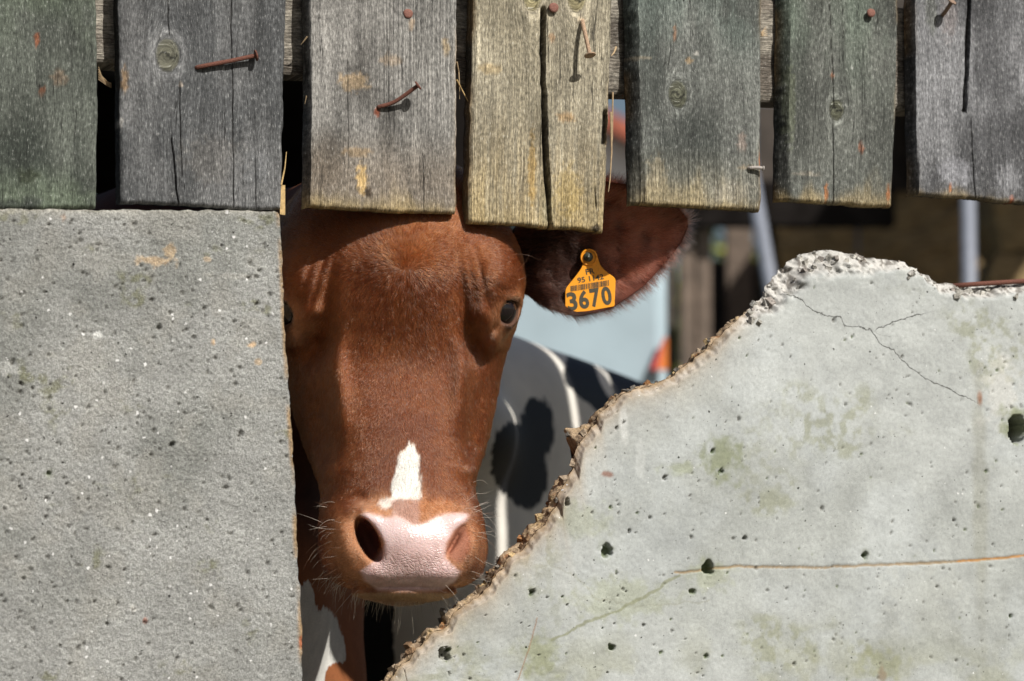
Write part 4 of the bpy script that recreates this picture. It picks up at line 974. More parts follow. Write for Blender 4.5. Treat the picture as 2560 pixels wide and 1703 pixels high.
# ---- eyes
me_ = NT('cow eye'); M_eye = me_.out(col=(.008, .005, .005), rough=.04, spec=.5)
for e in (EYE_R, EYE_L):
    kk = 1-e[2]*(HS/np.linalg.norm(H0-CAM)); e = np.array([(e[0]-280)*kk+280, (e[1]-148.5)*kk+148.5, e[2]]); R = []
    for a in np.linspace(.02, math.pi-.02, 18):
        R.append([h2w(e+44.5*np.array([math.sin(a)*math.cos(b), math.cos(a), math.sin(a)*math.sin(b)])) for b in np.arange(28)*2*math.pi/28])
    MB().rings(R).build('eye', M_eye, smooth=True, root=cowB)

# ---- fur
def hairs(name, root, pos, nrm_, dirv, length, col, rad, bend=.35, npt=4, par=None, mat=None, tip=.15):
    N = len(pos); t = np.linspace(0, 1, npt)[None, :, None]
    d0 = dirv; pts = pos[:, None, :]+length[:, None, None]*(d0[:, None, :]*t+(-nrm_[:, None, :])*bend*t*t)
    hcv = bpy.data.hair_curves.new(name); hcv.add_curves([npt]*N)
    hcv.attributes['position'].data.foreach_set('vector', pts.astype(np.float32).ravel()) if 'position' in hcv.attributes else hcv.points.foreach_set('position', pts.astype(np.float32).ravel())
    ra = hcv.attributes.get('radius') or hcv.attributes.new('radius', 'FLOAT', 'POINT')
    ra.data.foreach_set('value', (rad[:, None]*np.linspace(1, tip, npt)[None, :]).astype(np.float32).ravel())
    ca = hcv.attributes.new('fcol', 'FLOAT_COLOR', 'CURVE')
    ca.data.foreach_set('color', np.concatenate([col, np.ones((N, 1))], 1).astype(np.float32).ravel())
    hcv.materials.append(mat)
    o = bpy.data.objects.new(name, hcv); COL.objects.link(o); keep(o, root); o['kind'] = 'stuff'
    return o
mf = NT('fur'); M_fur = mf.m
hb_ = mf.n('BsdfHairPrincipled', parametrization='COLOR'); mf.set(hb_.inputs['Color'], mf.attr('fcol')); hb_.inputs['Roughness'].default_value = .21; hb_.inputs['Radial Roughness'].default_value = .5
for k_ in ('Coat',):
    if k_ in hb_.inputs: hb_.inputs[k_].default_value = .0
mf.t.links.new(hb_.outputs[0], mf.t.nodes['Material Output'].inputs['Surface'])
mf = NT('whisker'); M_whisk = mf.out(col=mf.attr('fcol'), rough=.35, spec=.4)
rs = np.random.RandomState(11)
def sample(V, Q, wgt, N):
    a = V[Q[:, 0]]; b = V[Q[:, 1]]; c = V[Q[:, 2]]; d = V[Q[:, 3]]
    nn = np.cross(c-a, d-b); ar = np.linalg.norm(nn, axis=1)*.5; nn /= (2*ar)[:, None]+1e-12
    pr = ar*wgt(V[Q].mean(1), nn); k = rs.choice(len(Q), N, p=pr/pr.sum())
    u, v = rs.rand(N, 1), rs.rand(N, 1)
    return (a[k]*(1-u)+b[k]*u)*(1-v)+(d[k]*(1-u)+c[k]*u)*v, nn[k], k
# vertex normals for smooth hair direction
def vnormals(V, Q):
    nn = np.cross(V[Q[:, 2]]-V[Q[:, 0]], V[Q[:, 3]]-V[Q[:, 1]]); S = np.zeros_like(V)
    for k in range(4): np.add.at(S, Q[:, k], nn)
    return S/(np.linalg.norm(S, axis=1)[:, None]+1e-12)
hn = vnormals(hv, hq)
sgn = 1.0 if (hn[np.argmax(hv[:, 2])][2] > 0) else -1.0
hn = hn*sgn
def wgt_face(c, nn):
    x, y, z = app(c.T); c = np.stack([x, y, z], 1)
    w_ = (z > -330)*1.0*ss(-.35, -.1, sgn*nn[:, 2])
    w_ = w_*(1-in_pad(x, y)*(z > 60))
    for e in (EYE_R, EYE_L): w_ = w_*ss(50, 60, np.sqrt(((c-e)**2).sum(1)))
    w_ = w_*(1-ss(1.0, .8, np.hypot((x+84)/32, (y+352)/66))*(z < 148))*(1-.93*ss(1.05, .85, np.hypot((x-134)/28, (y+354)/56))*(z < 160))
    return w_
NF = 300000
fp, fn, fk = sample(hv, hq, wgt_face, NF)
fn = hn[hq[fk, rs.randint(0, 4, NF)]]
wx, wy = fp[:, 0]-8, fp[:, 1]-322
r = np.hypot(wx, wy)
fl = np.stack([wx/(r+1)*np.clip(r/60, .3, 1), wy/(r+1), 0*r], 1)
down = ss(60, -140, wy)
fl = fl*(1-down[:, None])+down[:, None]*np.stack([wx/420, -np.ones(NF), -.15+0*r], 1)
sw = noise(fp[:, 0]/70, fp[:, 1]/70, seed=230)-.5; fl[:, 0] += sw*.5
# muzzle: hair fans outward from the pad
mz = ss(-200, -350, fp[:, 1]); fl = fl*(1-mz[:, None])+mz[:, None]*np.stack([(fp[:, 0]-10)/120, np.clip((fp[:, 1]+340)/150, -1, -.12), -.4+0*r], 1)
fl = fl-fn*(fl*fn).sum(1)[:, None]; fl /= np.linalg.norm(fl, axis=1)[:, None]+1e-6
clump = np.stack([noise(fp[:, 0]/9, fp[:, 1]/12, k*3.3, seed=240+k) for k in range(3)], 1)-.5
dr = fl+fn*(.26+.18*rs.rand(NF, 1))+rs.normal(0, .12, (NF, 3))+clump*.5; dr /= np.linalg.norm(dr, axis=1)[:, None]
ln = (8+10*rs.rand(NF))*(1+1.2*np.exp(-((r-30)/60)**2))*np.where(mz > .5, .62, 1)
fc, _ = coat(fp); fc = np.where((fc.min(1) > .22)[:, None], fc*1.1, fc*np.array([1.08, .88, .66])); fc = fc*.54*(.5+1.15*rs.rand(NF, 1)**1.5)*(1+.55*clump[:, :1])
tow = lambda v: v@HB
hairs('fur', cowB, h2w(fp), tow(fn), tow(dr), ln*HS, np.clip(fc, .003, .9), np.full(NF, .000085)*(.7+.7*rs.rand(NF)), .30, 4, mat=M_fur)
# ear hair
for V_, F_, st_, nm in ((eR, eRf, eRst, 1), (eL, eLf, eLst, 2)):
    N = 60000 if nm == 1 else 7000
    vn = vnormals(V_, F_); q = np.concatenate([st_, st_])
    # outward direction: inner surface faces the cup direction
    sg = 1 if vn[:eN][:, 2].mean() > 0 else -1; vn = vn*sg
    rim = np.abs(q[:, 1])
    pw = lambda c, nn: np.ones(len(c))
    ps, pn, k = sample(V_, F_, pw, N); vi = F_[k, rs.randint(0, 4, N)]; pn = vn[vi]; s_, t_ = q[vi, 0], q[vi, 1]; inner = vi < eN
    ed = V_[eN//2]; ax = (V_[eN-15]-V_[15]); ax /= np.linalg.norm(ax)
    sd_ = np.cross(ax, [0, 0, 1.0]); sd_ /= np.linalg.norm(sd_)
    sdir = np.sign(((ps-V_[15])@sd_)-0)
    lat = V_[vi]-V_[np.clip((vi % eN)//30*30+15, 0, eN-1)]; lat /= np.linalg.norm(lat, axis=1)[:, None]+1e-6
    d = ax*(.55+.3*rs.rand(N, 1))+lat*(np.abs(t_)[:, None]**1.2)*.9+pn*np.where(inner, .28, .3)[:, None]+rs.normal(0, .14, (N, 3))
    cl = np.stack([noise(ps[:, 0]/16, ps[:, 1]/16, j*2.0, seed=250+j) for j in range(3)], 1)-.5; d += cl*.7
    d /= np.linalg.norm(d, axis=1)[:, None]
    L = np.where(np.abs(t_) > .86, 14+30*rs.rand(N)**1.5, np.where(inner, 16+30*rs.rand(N), 14+12*rs.rand(N)))
    if nm == 1:       # the tag lies flat against the hair
        ax_, ay_, _z = app(ps.T); L = np.where(inner & (np.abs(ax_-475) < 78) & (np.abs(ay_-300) < 100), 7.0, L)
    C_ = ear_col(V_, st_, eN)[vi]*.72*(.45+1.1*rs.rand(N, 1)); C_ = mixc(C_, np.array([.38, .20, .13]), (rs.rand(N) < .16)*.8)
    C_ = mixc(C_, np.array([.035, .02, .015]), (np.abs(t_) > .86)*(rs.rand(N) < .5)*.8)
    hairs('ear_hair', cowB, h2w(ps), tow(pn), tow(d), L*HS, C_, np.full(N, .00011), .15, 4, mat=M_fur)
# whiskers on lips and chin, brow hairs
wp, wd, wl_ = [], [], []
def near(x, y):
    c = np.where((hv[:, 2] > -60))[0]; return c[np.argmin((hv[c, 0]-x)**2+(hv[c, 1]-y)**2-.02*hv[c, 2]*60)]
for k in range(105):
    a = rs.uniform(0, 1)
    side = -1 if rs.rand() < .55 else 1
    y = rs.uniform(-480, -250); x = 10+side*rs.uniform(150, 205)
    if rs.rand() < .25: y = rs.uniform(-482, -440); x = 10+side*rs.uniform(90, 190)
    i = near(x, y); wp.append(i); v = np.array([side*1.0, (y+340)/180-.1+rs.normal(0, .22), -.05+rs.normal(0, .25)]); wd.append(v); wl_.append(rs.uniform(20, 62) if rs.rand() < .8 else rs.uniform(60, 105))
for k in range(150):
    x = 10+rs.uniform(-140, 140); i = near(x, -502); wp.append(i); wd.append(np.array([(x-10)/260+rs.normal(0, .12), -1, .18+rs.normal(0, .2)])); wl_.append(rs.uniform(10, 26) if rs.rand() < .72 else rs.uniform(28, 56))
for k in range(40):
    x = -150+rs.normal(0, 30); i = near(x, -478); wp.append(i); wd.append(np.array([-.35+rs.normal(0, .2), -1, .2+rs.normal(0, .2)])); wl_.append(rs.uniform(24, 60))
for x, y, vx, vy, L in [(292, 372, 1, .12, 76), (296, 330, .9, .5, 50), (300, 300, .9, .25, 34), (-280, 330, -.8, .5, 40), (250, 440, .5, .9, 60), (186, -206, 1, .6, 56), (206, -230, 1, -.1, 46)]:
    wp.append(near(x, y)); wd.append(np.array([vx, vy, .1])); wl_.append(L)
for k in range(34):     # lashes
    e = EYE_R; b = rs.uniform(-.5, 1.6); i = None
    wp.append(near(e[0]+30*math.cos(b)+6, e[1]+36*math.sin(b))); wd.append(np.array([.9, .1-.5*rs.rand(), .5])); wl_.append(rs.uniform(14, 30))
wp = np.array(wp); wd = np.array(wd); wd /= np.linalg.norm(wd, axis=1)[:, None]; wl_ = np.array(wl_)
wc = np.where(rs.rand(len(wp), 1) < .55, np.array([[.55, .48, .40]]), np.array([[.20, .11, .07]])); wc[-34:] = (.22, .12, .07); wc[105:255] = np.array([.55, .47, .36])*rs.uniform(.5, 1.1, (150, 1))
hairs('whiskers', cowB, hw[wp], tow(hn[wp]+np.stack([0*wl_, .8+rs.normal(0, 1.2, len(wp)), rs.normal(0, .8, len(wp))], 1)), tow(wd), wl_*HS, wc, np.full(len(wp), .00012), .22, 6, mat=M_whisk, tip=.3)

# ---------------------------------------------------------------- ear tag
zt = eR[:eN][np.argsort(np.hypot(eR[:eN, 0]-475, eR[:eN, 1]-310))[:60]][:, 2].max()+16
zb = eR[:eN][np.argsort(np.hypot(eR[:eN, 0]-472, eR[:eN, 1]-366))[:20]][:, 2].mean()
tilt = lambda x, y: zt+(y-300)*-.10+(x-475)*.06
def tg(px, py, dz=0.0):
    px = px+8; z = tilt(px-1000, 1000-py)+dz; return h2w(hp(px, py, z))
tagO = empty('ear_tag', tg(1472, 634))
tag(tagO, 'orange ear tag printed FR 95 1142 and 3670 hanging from the cow ear', 'ear tag')
mt = NT('orange tag plastic'); pt = mt.obj()
dirt = mt.rng(mt.noise(pt, 420, 4, .7), .60, .70, 0, .75)
M_tag = mt.out(col=mt.mix(dirt, (.85, .33, .016), (.32, .12, .02)), rough=.45, spec=.4)
ol = [(1413, 783, 5), (1537, 760, 5), (1540, 690, 8), (1503, 662, 30), (1496, 640, 0), (1494, 630, 0), (1490, 622, 0), (1482, 617, 0), (1472, 616, 0), (1462, 619, 0), (1456, 627, 0), (1456, 640, 0), (1459, 660, 30), (1414, 716, 8)]
pts = []
for i, (x, y, rr) in enumerate(ol):
    a, b = ol[i-1], ol[(i+1) % len(ol)]
    if rr == 0: pts.append((x, y)); continue
    da, db = np.array([a[0]-x, a[1]-y], float), np.array([b[0]-x, b[1]-y], float); la, lb = np.linalg.norm(da), np.linalg.norm(db)
    p0, p2 = np.array([x, y])+da/la*min(rr, la*.45), np.array([x, y])+db/lb*min(rr, lb*.45)
    for t in np.linspace(0, 1, 6): pts.append(tuple((1-t)**2*p0+2*t*(1-t)*np.array([x, y])+t*t*p2))
n = len(pts); cen = np.mean(pts, 0)
import bmesh
bm = bmesh.new()
for dz, sh in ((-2.5, 0), (1.2, 0), (2.0, 1.2)):
    pass
vf = [bm.verts.new(tg(x+(cen[0]-x)*.012, y+(cen[1]-y)*.012, 2.0)) for x, y in pts]; vm = [bm.verts.new(tg(x, y, 1.0)) for x, y in pts]; vb = [bm.verts.new(tg(x, y, -2.5)) for x, y in pts]
bm.faces.new(vf[::-1]); bm.faces.new(vb)
for i in range(n):
    j = (i+1) % n; bm.faces.new((vf[i], vf[j], vm[j], vm[i])); bm.faces.new((vm[i], vm[j], vb[j], vb[i]))
bmesh.ops.recalc_face_normals(bm, faces=bm.faces)
me = bpy.data.meshes.new('plate'); bm.to_mesh(me); bm.free()
keep(obj('plate', me, M_tag), tagO)
M_print = simple('faded black print', (.055, .05, .03), .6, 900, .4)
Mring = simple('orange ring', (.83, .31, .016), .4, 100, .05)
a_ = np.linspace(0, 2*math.pi, 29); MB().tube([tg(1473+19*math.cos(a), 637+19*math.sin(a), 2) for a in a_], .0012, 8).build('ring', Mring, smooth=True, root=tagO)
bq_ = [(-22, 12), (4, 12.5), (9, 11.5), (12, 8), (12.5, 5), (16, 4), (17, .5)]
MB().rings([[tg(1471+r_b*math.cos(a), 636+r_b*math.sin(a), d_) for a in np.arange(20)*2*math.pi/20] for d_, r_b in bq_]).build('button', simple('dark green plastic', (.045, .05, .035), .35, 200, .2), smooth=True, root=tagO)
def word(txt, cx, cy, hgt, wid, ang, bold=0.0):
    cu = bpy.data.curves.new('print', 'FONT'); cu.body = txt; cu.align_x = 'CENTER'; cu.align_y = 'CENTER'; cu.offset = bold; cu.resolution_u = 4
    o = bpy.data.objects.new('print', cu); COL.objects.link(o); bpy.context.view_layer.update()
    me = bpy.data.meshes.new_from_object(o.evaluated_get(bpy.context.evaluated_depsgraph_get())); bpy.data.objects.remove(o)
    v = np.zeros(len(me.vertices)*3); me.vertices.foreach_get('co', v); v = v.reshape(-1, 3)
    lo, hi = v.min(0), v.max(0); x = (v[:, 0]-(lo+hi)[0]/2)/(hi-lo)[0]*wid; y = (v[:, 1]-(lo+hi)[1]/2)/(hi-lo)[1]*hgt
    c, s_ = math.cos(ang), math.sin(ang); X_, Y_ = c*x-s_*y, s_*x+c*y
    w_ = np.array([tg(cx+a, cy-b, 2.6) for a, b in zip(X_, Y_)]); me.vertices.foreach_set('co', w_.astype(np.float32).ravel()); me.update()
    me.name = 'print'; keep(obj('print', me, M_print), tagO)
TA = math.radians(9)
word('FR', 1476, 672, 14, 22, TA, .02); word('95 1142', 1477, 690, 14, 66, TA, .02)
for ch, cx in zip('3670', (1431, 1460, 1489, 1517)): word(ch, cx, 749-(cx-1431)*.165-1.5, 47, 25, TA, .035)
bars = MB(); rs = np.random.RandomState(3); x = 0.0
while x < 98:
    w_ = rs.choice([1.0, 1.6, 2.4]); 
    q = []
    for dx, dy in ((x, 0), (x+w_, 0), (x+w_, 14), (x, 14)):
        bx_, by_ = 1427+dx*math.cos(TA)-0+dy*math.sin(TA)*.2, 709-dx*math.sin(TA)+dy; q.append(tg(bx_, by_, 2.7))
    bars.add(q, [(0, 3, 2, 1)]); x += w_+rs.choice([1.0, 1.4, 2.2])
bars.build('barcode', M_print, root=tagO)

# ---------------------------------------------------------------- black and white cow behind
WA = math.atan2(.69, .72); WO = (.635, 1.58, 0)
def neck_w(F, p):
    d = cone(p, (.42, 0, .90), (.80, 0, .68), .17, .115)
    d = smin(d, cone(p, (.80, 0, .72), (.98, 0, .52), .11, .10), .05)
    d = smin(d, cone(p, (.96, 0, .54), (1.12, 0, .22), .105, .062), .05)
    for s in (-1, 1): d = smin(d, ell(p, (.90, .17*s, .66), (.05, .11, .035)), .03)
    return smin(F, d, .09)
wv, wq, wl = cow_mesh(WO, WA, neck_w, pad=(-1.0, 1.25, -.42, .42, 0, 1.3), sc=.93)
px_, py_ = pix(wv); n1 = fbm(wl[:, 0]*2.6+1, wl[:, 1]*2.6, wl[:, 2]*2.6, seed=303)
near_ = wl[:, 1] < .05
E = lambda cx, cy, rx, ry: (1-np.hypot((px_-cx)/rx, (py_-cy)/ry))*min(rx, ry)/40
pw = np.maximum.reduce([E(1342, 1075, 44, 84), E(1285, 1150, 58, 95), E(1318, 1190, 50, 85), E(1172, 1010, 40, 130)])
rb = np.minimum((px_-(1362+(py_-800)*.5+26*np.sin(py_/32)))/40, (np.hypot((px_-1505-(py_-930)*.35)/14, (py_-930)/66)-1))
pw = np.maximum.reduce([pw, rb, (985-px_)/40])
pw = np.where(near_, np.clip(pw*1.6, -1, 1), np.clip((n1-.5)*14, -1, 1))
cw_ = np.broadcast_to(np.array([.80, .75, .66]), wv.shape).copy()
cw_ = mixc(cw_, np.array([.06, .05, .04]), ss(.08, .07, wl[:, 2]))
cowW = empty('black_and_white_cow', WO, WA)
tag(cowW, 'black and white cow in shade behind the brown cow, sun stripes on its flank', 'cow')
me = mesh('body', wv, wq, True, {'Col': np.clip(cw_, .004, 1), 'pat': pw})
mp = NT('pied hide'); p = mp.obj(); hz = mp.noise(mp.vmul(p, (1, 1, .3)), 90, 6, .75)
pm = mp.rng(mp.math('ADD', mp.attr('pat', 'Fac'), mp.math('MULTIPLY', mp.math('SUBTRACT', hz, .5), 1.7)), -.05, .05)
cc = mp.mix(pm, mp.scale(mp.attr('Col'), mp.rng(mp.noise(p, 9, 5), .3, .7, .82, 1.1)), (.012, .012, .014))
keep(obj('body', me, mp.out(col=cc, rough=.55, spec=.3, nrm=mp.bump(mp.noise(p, 400, 3), .0008))), cowW)

# ---------------------------------------------------------------- ground
gxs = np.unique(np.concatenate([np.linspace(-900, -12, 20), np.linspace(-12, 14, 140), np.linspace(14, 900, 20)])); gys = np.unique(np.concatenate([np.linspace(-60, -4, 8), np.linspace(-4, 14, 120), np.linspace(14, 1500, 24)]))
GX, GY = np.meshgrid(gxs, gys, indexing='xy')
GZ = (fbm(GX*2, GY*2, seed=401)-.5)*.03*np.exp(-np.hypot(GX, GY)/30)-.004
m = NT('trampled earth'); p = m.obj(); n = m.noise(p, 9, 6, .65); n2 = m.noise(p, .6, 4)
c = m.mix(m.rng(n, .35, .65), (.065, .052, .038), (.13, .105, .078)); c = m.mix(m.rng(n2, .5, .62), c, (.075, .085, .035))
M_ground = m.out(col=c, rough=.95, nrm=m.bump(n, .02))
g = obj('ground', mesh('ground', np.stack([GX, GY, GZ], -1).reshape(-1, 3), grid_faces(len(gys), len(gxs))), M_ground); tag(g, kind='structure')
# loose straw on the yard
rs = np.random.RandomState(8); SV, SF, SCc = [], [], []
for k in range(5200):
    c0 = np.array([rs.uniform(-.8, 2.2), rs.uniform(.25, 4.5), .012+rs.rand()*.02]); a = rs.uniform(0, 6.28); L = rs.uniform(.03, .11); w_ = rs.uniform(.0012, .0028)
    d = np.array([math.cos(a), math.sin(a), rs.normal(0, .15)])*L; s_ = np.array([-math.sin(a), math.cos(a), .3])*w_
    b = len(SV)*4; SV.append([c0-s_, c0+s_, c0+d+s_, c0+d-s_]); SF.append([b, b+1, b+2, b+3]); SCc += [np.array([.42, .31, .12])*rs.uniform(.6, 1.2)]*4
o = obj('straw_litter', mesh('straw_litter', np.array(SV).reshape(-1, 3), np.array(SF), False, {'Col': np.array(SCc)}), mat_attr('straw', .7, .2, 80, .001)); tag(o, 'loose yellow straw scattered on the yard behind the fence', 'straw', kind='stuff')

# ---------------------------------------------------------------- the yard beyond: things square to the photographer's line of sight
FH = np.array([math.sin(YAW), math.cos(YAW)]); RH = np.array([math.cos(YAW), -math.sin(YAW)])
def at(px, D): q = CAM[:2]+D*FH+RH*(px-1280)/FPX*D*1.004; return (q[0], q[1], 0)
def zpx(py, D): b = (851.5-py)/FPX; return CAM[2]+D*(math.sin(PIT)+math.cos(PIT)*b)/(math.cos(PIT)-math.sin(PIT)*b)
def root(name, px, D, label, cat, turn=0.0): return tag(empty(name, at(px, D), -YAW+turn), label, cat)
def lx(px, D, px0, D0): return (px-1280)/FPX*D*1.004-(px0-1280)/FPX*D0*1.004      # sideways metres in a root's frame
def bx(a, b, name, mat, par, bev=.006): return MB().box(a, b, bev).build(name, mat, par)
def slab8(x0, x1, y0, y1, za, zb, t, name, mat, par):
    return MB().add([(x0, y0, za), (x1, y0, za), (x1, y1, zb), (x0, y1, zb), (x0, y0, za+t), (x1, y0, za+t), (x1, y1, zb+t), (x0, y1, zb+t)], [(0, 3, 2, 1), (4, 5, 6, 7), (0, 1, 5, 4), (2, 3, 7, 6), (1, 2, 6, 5), (3, 0, 4, 7)]).build(name, mat, par)
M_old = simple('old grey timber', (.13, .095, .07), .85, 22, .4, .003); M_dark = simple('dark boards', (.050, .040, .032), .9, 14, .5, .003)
SD = 9.3; mshade = NT('boards in painted shade'); M_shade = mshade.out(col=mshade.scale((.013, .011, .010), mshade.rng(mshade.noise(mshade.obj(), 14, 4), .3, .7, .6, 1.4)), rough=1.0, spec=0.0)  # near-black colour stands in for the shade inside the barn
shed = root('open_shed', 1740, SD, 'open timber shed with brown posts and dark roof beside the pale trailer', 'shed')
S_ = lambda px, D=SD: lx(px, D, 1740, SD)
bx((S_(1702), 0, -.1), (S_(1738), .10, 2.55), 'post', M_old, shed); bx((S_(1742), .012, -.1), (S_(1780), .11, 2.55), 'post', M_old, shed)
bx((S_(1664), .30, -.1), (S_(1704), .38, 2.55), 'post', M_dark, shed)  # extra dark post, painted stand-in for the shaded side of the brown post
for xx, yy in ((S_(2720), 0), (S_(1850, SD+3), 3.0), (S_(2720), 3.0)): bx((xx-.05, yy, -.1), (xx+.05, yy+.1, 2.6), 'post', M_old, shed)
bx((S_(1680), -.062, zpx(572, SD)), (S_(2235), -.003, zpx(572, SD)+.13), 'beam', M_shade, shed); bx((S_(1690), .112, 2.40), (S_(2740), .18, 2.54), 'beam', M_dark, shed)  # front beam's near-black colour carries the roof's shade
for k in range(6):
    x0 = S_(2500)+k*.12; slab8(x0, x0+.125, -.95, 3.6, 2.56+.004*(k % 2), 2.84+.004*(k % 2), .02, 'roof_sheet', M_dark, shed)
x0 = S_(1893, SD+3.1)
for k in range(8): bx((x0+k*.152, 3.11+.03*(k % 2), 0), (x0+k*.152+.165, 3.135+.03*(k % 2), 2.7), 'board', M_dark, shed, .003)
for k in range(6):
    zz = .05+k*(zpx(640, SD+3.1)-.05)/6; bx((S_(1700, SD+3.1), 3.18, zz), (x0+.1, 3.205, zz+(zpx(640, SD+3.1)-.05)/6-.008), 'board', M_dark, shed, .003)
M_straw = NT('baled straw'); p = M_straw.obj(); ns = M_straw.noise(M_straw.vmul(p, (18, 18, 90)), 1, 5, .7)
M_straw = M_straw.out(col=M_straw.scale((.36, .25, .12), M_straw.rng(ns, .3, .7, .4, 1.5)), rough=.9, nrm=M_straw.bump(ns, .02))
M_twine = simple('blue twine', (.05, .12, .25), .7, 50, .2)
def bale(px, D, z, lab, seed, w_=.9, d_=.45, h_=.36):
    rs_ = np.random.RandomState(seed); R = []
    for zz in np.linspace(0, 1, 9):
        ring = []
        per = [(t, 0) for t in np.linspace(0, 1, 15)[:-1]]+[(1, t) for t in np.linspace(0, 1, 8)[:-1]]+[(1-t, 1) for t in np.linspace(0, 1, 15)[:-1]]+[(0, 1-t) for t in np.linspace(0, 1, 8)[:-1]]
        k = 1-.06*(abs(zz-.5)*2)**4
        for a, b in per:
            pin = .03*(math.exp(-((a-.3)/.05)**2)+math.exp(-((a-.7)/.05)**2))
            ring.append(((a-.5)*w_*k+rs_.normal(0, .008), (b-.5)*d_*(k-pin)+rs_.normal(0, .008), zz*h_+rs_.normal(0, .004)*(0 < zz < 1)))
        R.append(ring)
    rt = tag(empty('straw_bale', (*at(px, D)[:2], z), -YAW+rs_.normal(0, .03)), lab, 'straw bale', 'straw bales around the shed')
    MB().rings(R).build('straw', M_straw, rt)
    for a in (-.2, .2):
        q = [(a*w_, -d_/2*.985, .01), (a*w_, -d_/2*.985, h_*.97), (a*w_, -d_/2*.9, h_*.995), (a*w_, d_/2*.9, h_*.995)]; MB().tube(q, .003, 5).build('twine', M_twine, rt)
lab = ['lowest', 'second', 'third', 'fourth', 'fifth', 'topmost']
for r in range(6):
    bale(2250+(4 if r % 2 else -4), 11.3, r*.365, 'shaded straw bale inside the open shed, %s of its stack from the ground' % lab[r], 60+r)
    bale(2832+(4 if r % 2 else -4), 9.9, r*.365, 'sunlit straw bale outside the shed, %s of its stack from the ground' % lab[r], 70+r)
M_zinc = simple('galvanised steel', (.17, .185, .22), .5, 60, .2)
for pts_, lb in (([(1888, 480), (1935, 760)], 'leaning bluish steel pole in front of the open shed'), ([(2424, 440), (2424, 760)], 'upright grey steel pole in front of the straw bales')):
    D = 8.3; a, b = [np.array([*at(q[0], D)[:2], zpx(q[1], D)]) for q in pts_]; d = a-b; b0 = b-d*b[2]/d[2]; t0 = b+d*(2.05-b[2])/d[2]
    rt = empty('steel_pole', tuple(b0)); tag(rt, lb, 'pole')
    MB().tube([b0, t0], .019, 14).build('tube', M_zinc, smooth=True, root=rt); MB().tube([t0, t0+d*.004], [.023, .021], 14).build('cap', M_zinc, smooth=True, root=rt)
# ---------------------------------------------------------------- pale cattle trailer
M_pale = simple('pale painted metal', (.36, .45, .49), .55, 5, .14, .0); M_rub = simple('rubber', (.02, .02, .02), .8, 40, .2); M_grey = simple('trailer steel', (.25, .27, .29), .5, 20, .15)
TD = 8.1
tr = root('cattle_trailer', 1280, TD, 'pale blue grey cattle trailer parked beyond the black and white cow', 'trailer')
xr = lx(1668, TD, 1280, TD); xl_ = xr-2.1; zt_ = zpx(500, TD)
bx((xl_, 0, .55), (xr, 1.6, zt_-.06), 'shell', M_pale, tr, .05)
for k in range(4): bx((xl_+.06+k*(xr-xl_-.12)/4-.012, -.010, .6), (xl_+.06+k*(xr-xl_-.12)/4+.012, -.001, zt_-.12), 'rib', M_pale, tr, .003)
bx((xl_-.05, -.06, .46), (xr+.04, 1.65, .548), 'chassis', M_grey, tr, .01); bx((xl_-.04, -.05, zt_-.058), (xr+.03, 1.64, zt_), 'roof', M_pale, tr, .02)
for yy in (.02, 1.42):
    for xx in (xl_+.9, xl_+1.6):
        w_ = MB().tube([(xx, yy-.02, .33), (xx, yy, .33), (xx, yy+.14, .33), (xx, yy+.16, .33)], [.29, .33, .33, .29], 26).build('wheel', M_rub, tr)
        MB().tube([(xx, yy-.03, .33), (xx, yy-.022, .33)], [.16, .19], 20).build('rim', M_grey, w_)
M_or = simple('orange paint', (.70, .19, .03), .5, 12, .15); M_red = simple('red paint', (.50, .07, .06), .5, 12, .15)
T_ = lambda px: lx(px, TD, 1280, TD)
for pts_, mt_ in (([(1644, 926), (1667, 926), (1667, 846), (1663, 846)], M_or), ([(1624, 926), (1643, 926), (1662, 846), (1659, 846)], M_red)):
    q = [(T_(a), zpx(b, TD)) for a, b in pts_]; MB().rings([[(a, -.03, b) for a, b in q], [(a, -.012, b) for a, b in q]]).build('warning_plate', mt_, tr)
# ---------------------------------------------------------------- dark open barn on the left
BD = 10.0
barn = root('open_barn', 1120, BD, 'big dark open fronted barn behind the planks above the coarse slab', 'barn')
for xx in (-4.5, -3.0, -1.5, -.14): bx((xx, 0, -.05), (xx+.14, .14, 2.95), 'post', M_shade, barn)
bx((-4.5, -.04, 2.952), (0, .12, 3.2), 'beam', M_shade, barn)
for k in range(16): bx((-4.6+k*.3, 4.6+.035*(k % 2), 0), (-4.6+k*.3+.32, 4.63+.035*(k % 2), 3.9), 'board', M_shade, barn, .004)
for k in range(16): bx((-4.5+k*.285, .15, 2.42), (-4.5+k*.285+.28, .18, 3.19), 'board', M_shade, barn, .004)  # upper front boards, out of view, added to keep sky light out
for k in range(14): bx((-.03, .16+k*.32, 0), (0, .16+k*.32+.31, 3.2), 'board', M_shade, barn, .004)
for k in range(12): slab8(-4.8+k*.42, -4.8+k*.42+.41, -.7, 4.9, 3.21, 4.0, .04, 'roof_sheet', M_shade, barn)
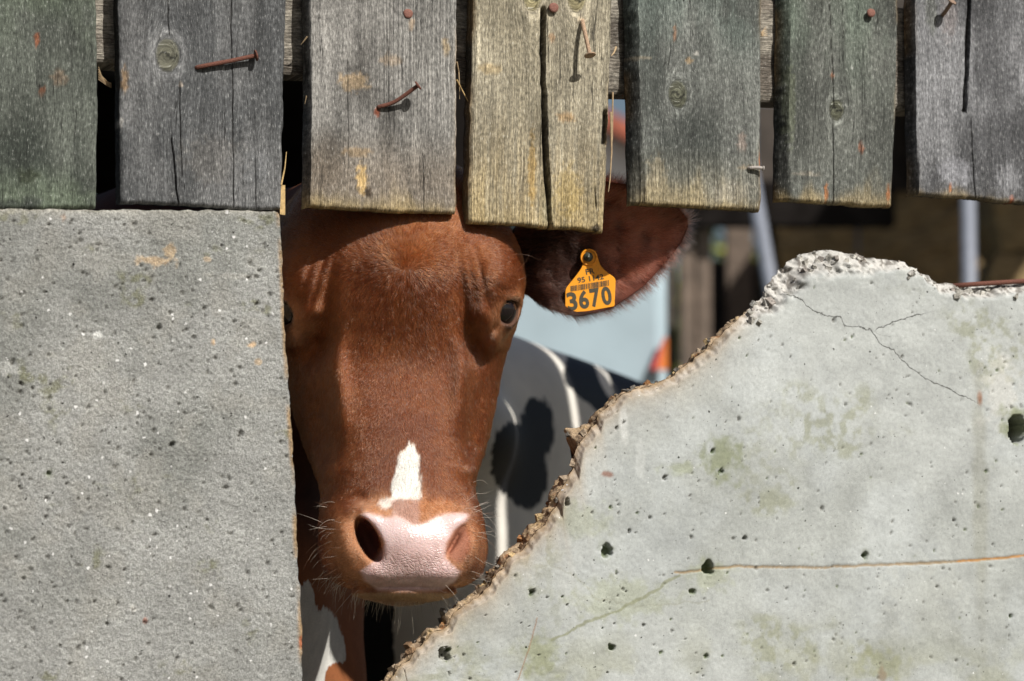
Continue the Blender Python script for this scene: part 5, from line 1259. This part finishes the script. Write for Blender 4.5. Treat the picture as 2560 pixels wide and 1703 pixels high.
# ---------------------------------------------------------------- far house
M_white = simple('white render', (.72, .71, .68), .9, 2, .08); M_roof = simple('red roof tiles', (.32, .09, .05), .8, 6, .3, .01); M_glass = NT('window glass').out(col=(.03, .035, .04), rough=.08)
ED = 34.0
hs_ = root('white_house', 1060, ED, 'far white house with red tiled gable roof glimpsed between two planks', 'house')
G_ = lambda px: lx(px, ED, 1060, ED)
hw_ = G_(1600); ze = zpx(378, ED); za = ze+hw_*.55
wallp = [(-hw_, -.2), (hw_, -.2), (hw_, ze), (0, za), (-hw_, ze)]
wb = bmesh.new(); fr = [wb.verts.new((a, 0, b)) for a, b in wallp]; bk_ = [wb.verts.new((a, 9, b)) for a, b in wallp]
wb.faces.new(fr); wb.faces.new(bk_[::-1])
for i in range(5): wb.faces.new((fr[i], bk_[i], bk_[(i+1) % 5], fr[(i+1) % 5]))
bmesh.ops.recalc_face_normals(wb, faces=wb.faces); me = bpy.data.meshes.new('wall'); wb.to_mesh(me); wb.free(); obj('wall', me, M_white, hs_)
for s in (-1, 1):
    x2 = s*(hw_+.25); z2 = za-(hw_+.25)*.55
    MB().add([(0, -.3, za+.02), (x2, -.3, z2+.02), (x2, 9.3, z2+.02), (0, 9.3, za+.02), (0, -.3, za+.2), (x2, -.3, z2+.2), (x2, 9.3, z2+.2), (0, 9.3, za+.2)], [(0, 3, 2, 1), (4, 5, 6, 7), (0, 1, 5, 4), (2, 3, 7, 6), (1, 2, 6, 5), (3, 0, 4, 7)]).build('roof', M_roof, hs_)
for xx in (-1.5, .6):
    for zz in (1.0, 3.0):
        wn = bx((xx, -.05, zz), (xx+.9, -.003, zz+1.2), 'window', M_white, hs_, .01); bx((xx+.07, -.07, zz+.07), (xx+.83, -.052, zz+1.13), 'pane', M_glass, wn, 0)
# ---------------------------------------------------------------- hedge beyond the yard
rs = np.random.RandomState(21); N = 26000
def leaves(name, cs, N, size, cols, label, cat):
    ci = rs.choice(len(cs), N, p=np.array([c[3]**2 for c in cs])/sum(c[3]**2 for c in cs)); C0 = np.array([c[:3] for c in cs])[ci]; Rr = np.array([c[3] for c in cs])[ci]
    d = rs.normal(size=(N, 3)); d /= np.linalg.norm(d, axis=1)[:, None]; pos = C0+d*(Rr*(rs.rand(N)**.35)*rs.uniform(.8, 1.12, N))[:, None]
    a = rs.normal(size=(N, 3)); a /= np.linalg.norm(a, axis=1)[:, None]; b = np.cross(a, d); b /= np.linalg.norm(b, axis=1)[:, None]+1e-9
    s_ = size*rs.uniform(.6, 1.3, (N, 1)); V = np.stack([pos-a*s_, pos+b*s_*.5, pos+a*s_, pos-b*s_*.5], 1).reshape(-1, 3); F = np.arange(N*4).reshape(-1, 4)
    C_ = np.repeat(np.array(cols)[rs.randint(len(cols), size=N)]*rs.uniform(.7, 1.25, (N, 1)), 4, 0)
    return mesh(name, V, F, False, {'Col': C_})
M_leaf = mat_attr('leaves', .6, .2, 5, .001)
hd = root('hedge', 1500, 23, 'tall yellow green hedge beyond the yard in front of the white house', 'hedge')
cs = [(-4+k*.5, rs.uniform(-.4, .4), z_, rs.uniform(.5, .7)) for k in range(16) for z_ in (.6, 1.5, 2.4, 2.95)]
obj('foliage', leaves('foliage', cs, N, .08, [(.10, .13, .025), (.20, .20, .035), (.07, .10, .02)], '', ''), M_leaf, hd)
for k in range(16): MB().tube([(-4+k*.5, 0, -.05), (-3.95+k*.5, .02, 1.2), (-4+k*.5, 0, 2.6)], [.05, .035, .012], 6).build('stem', M_old, hd)
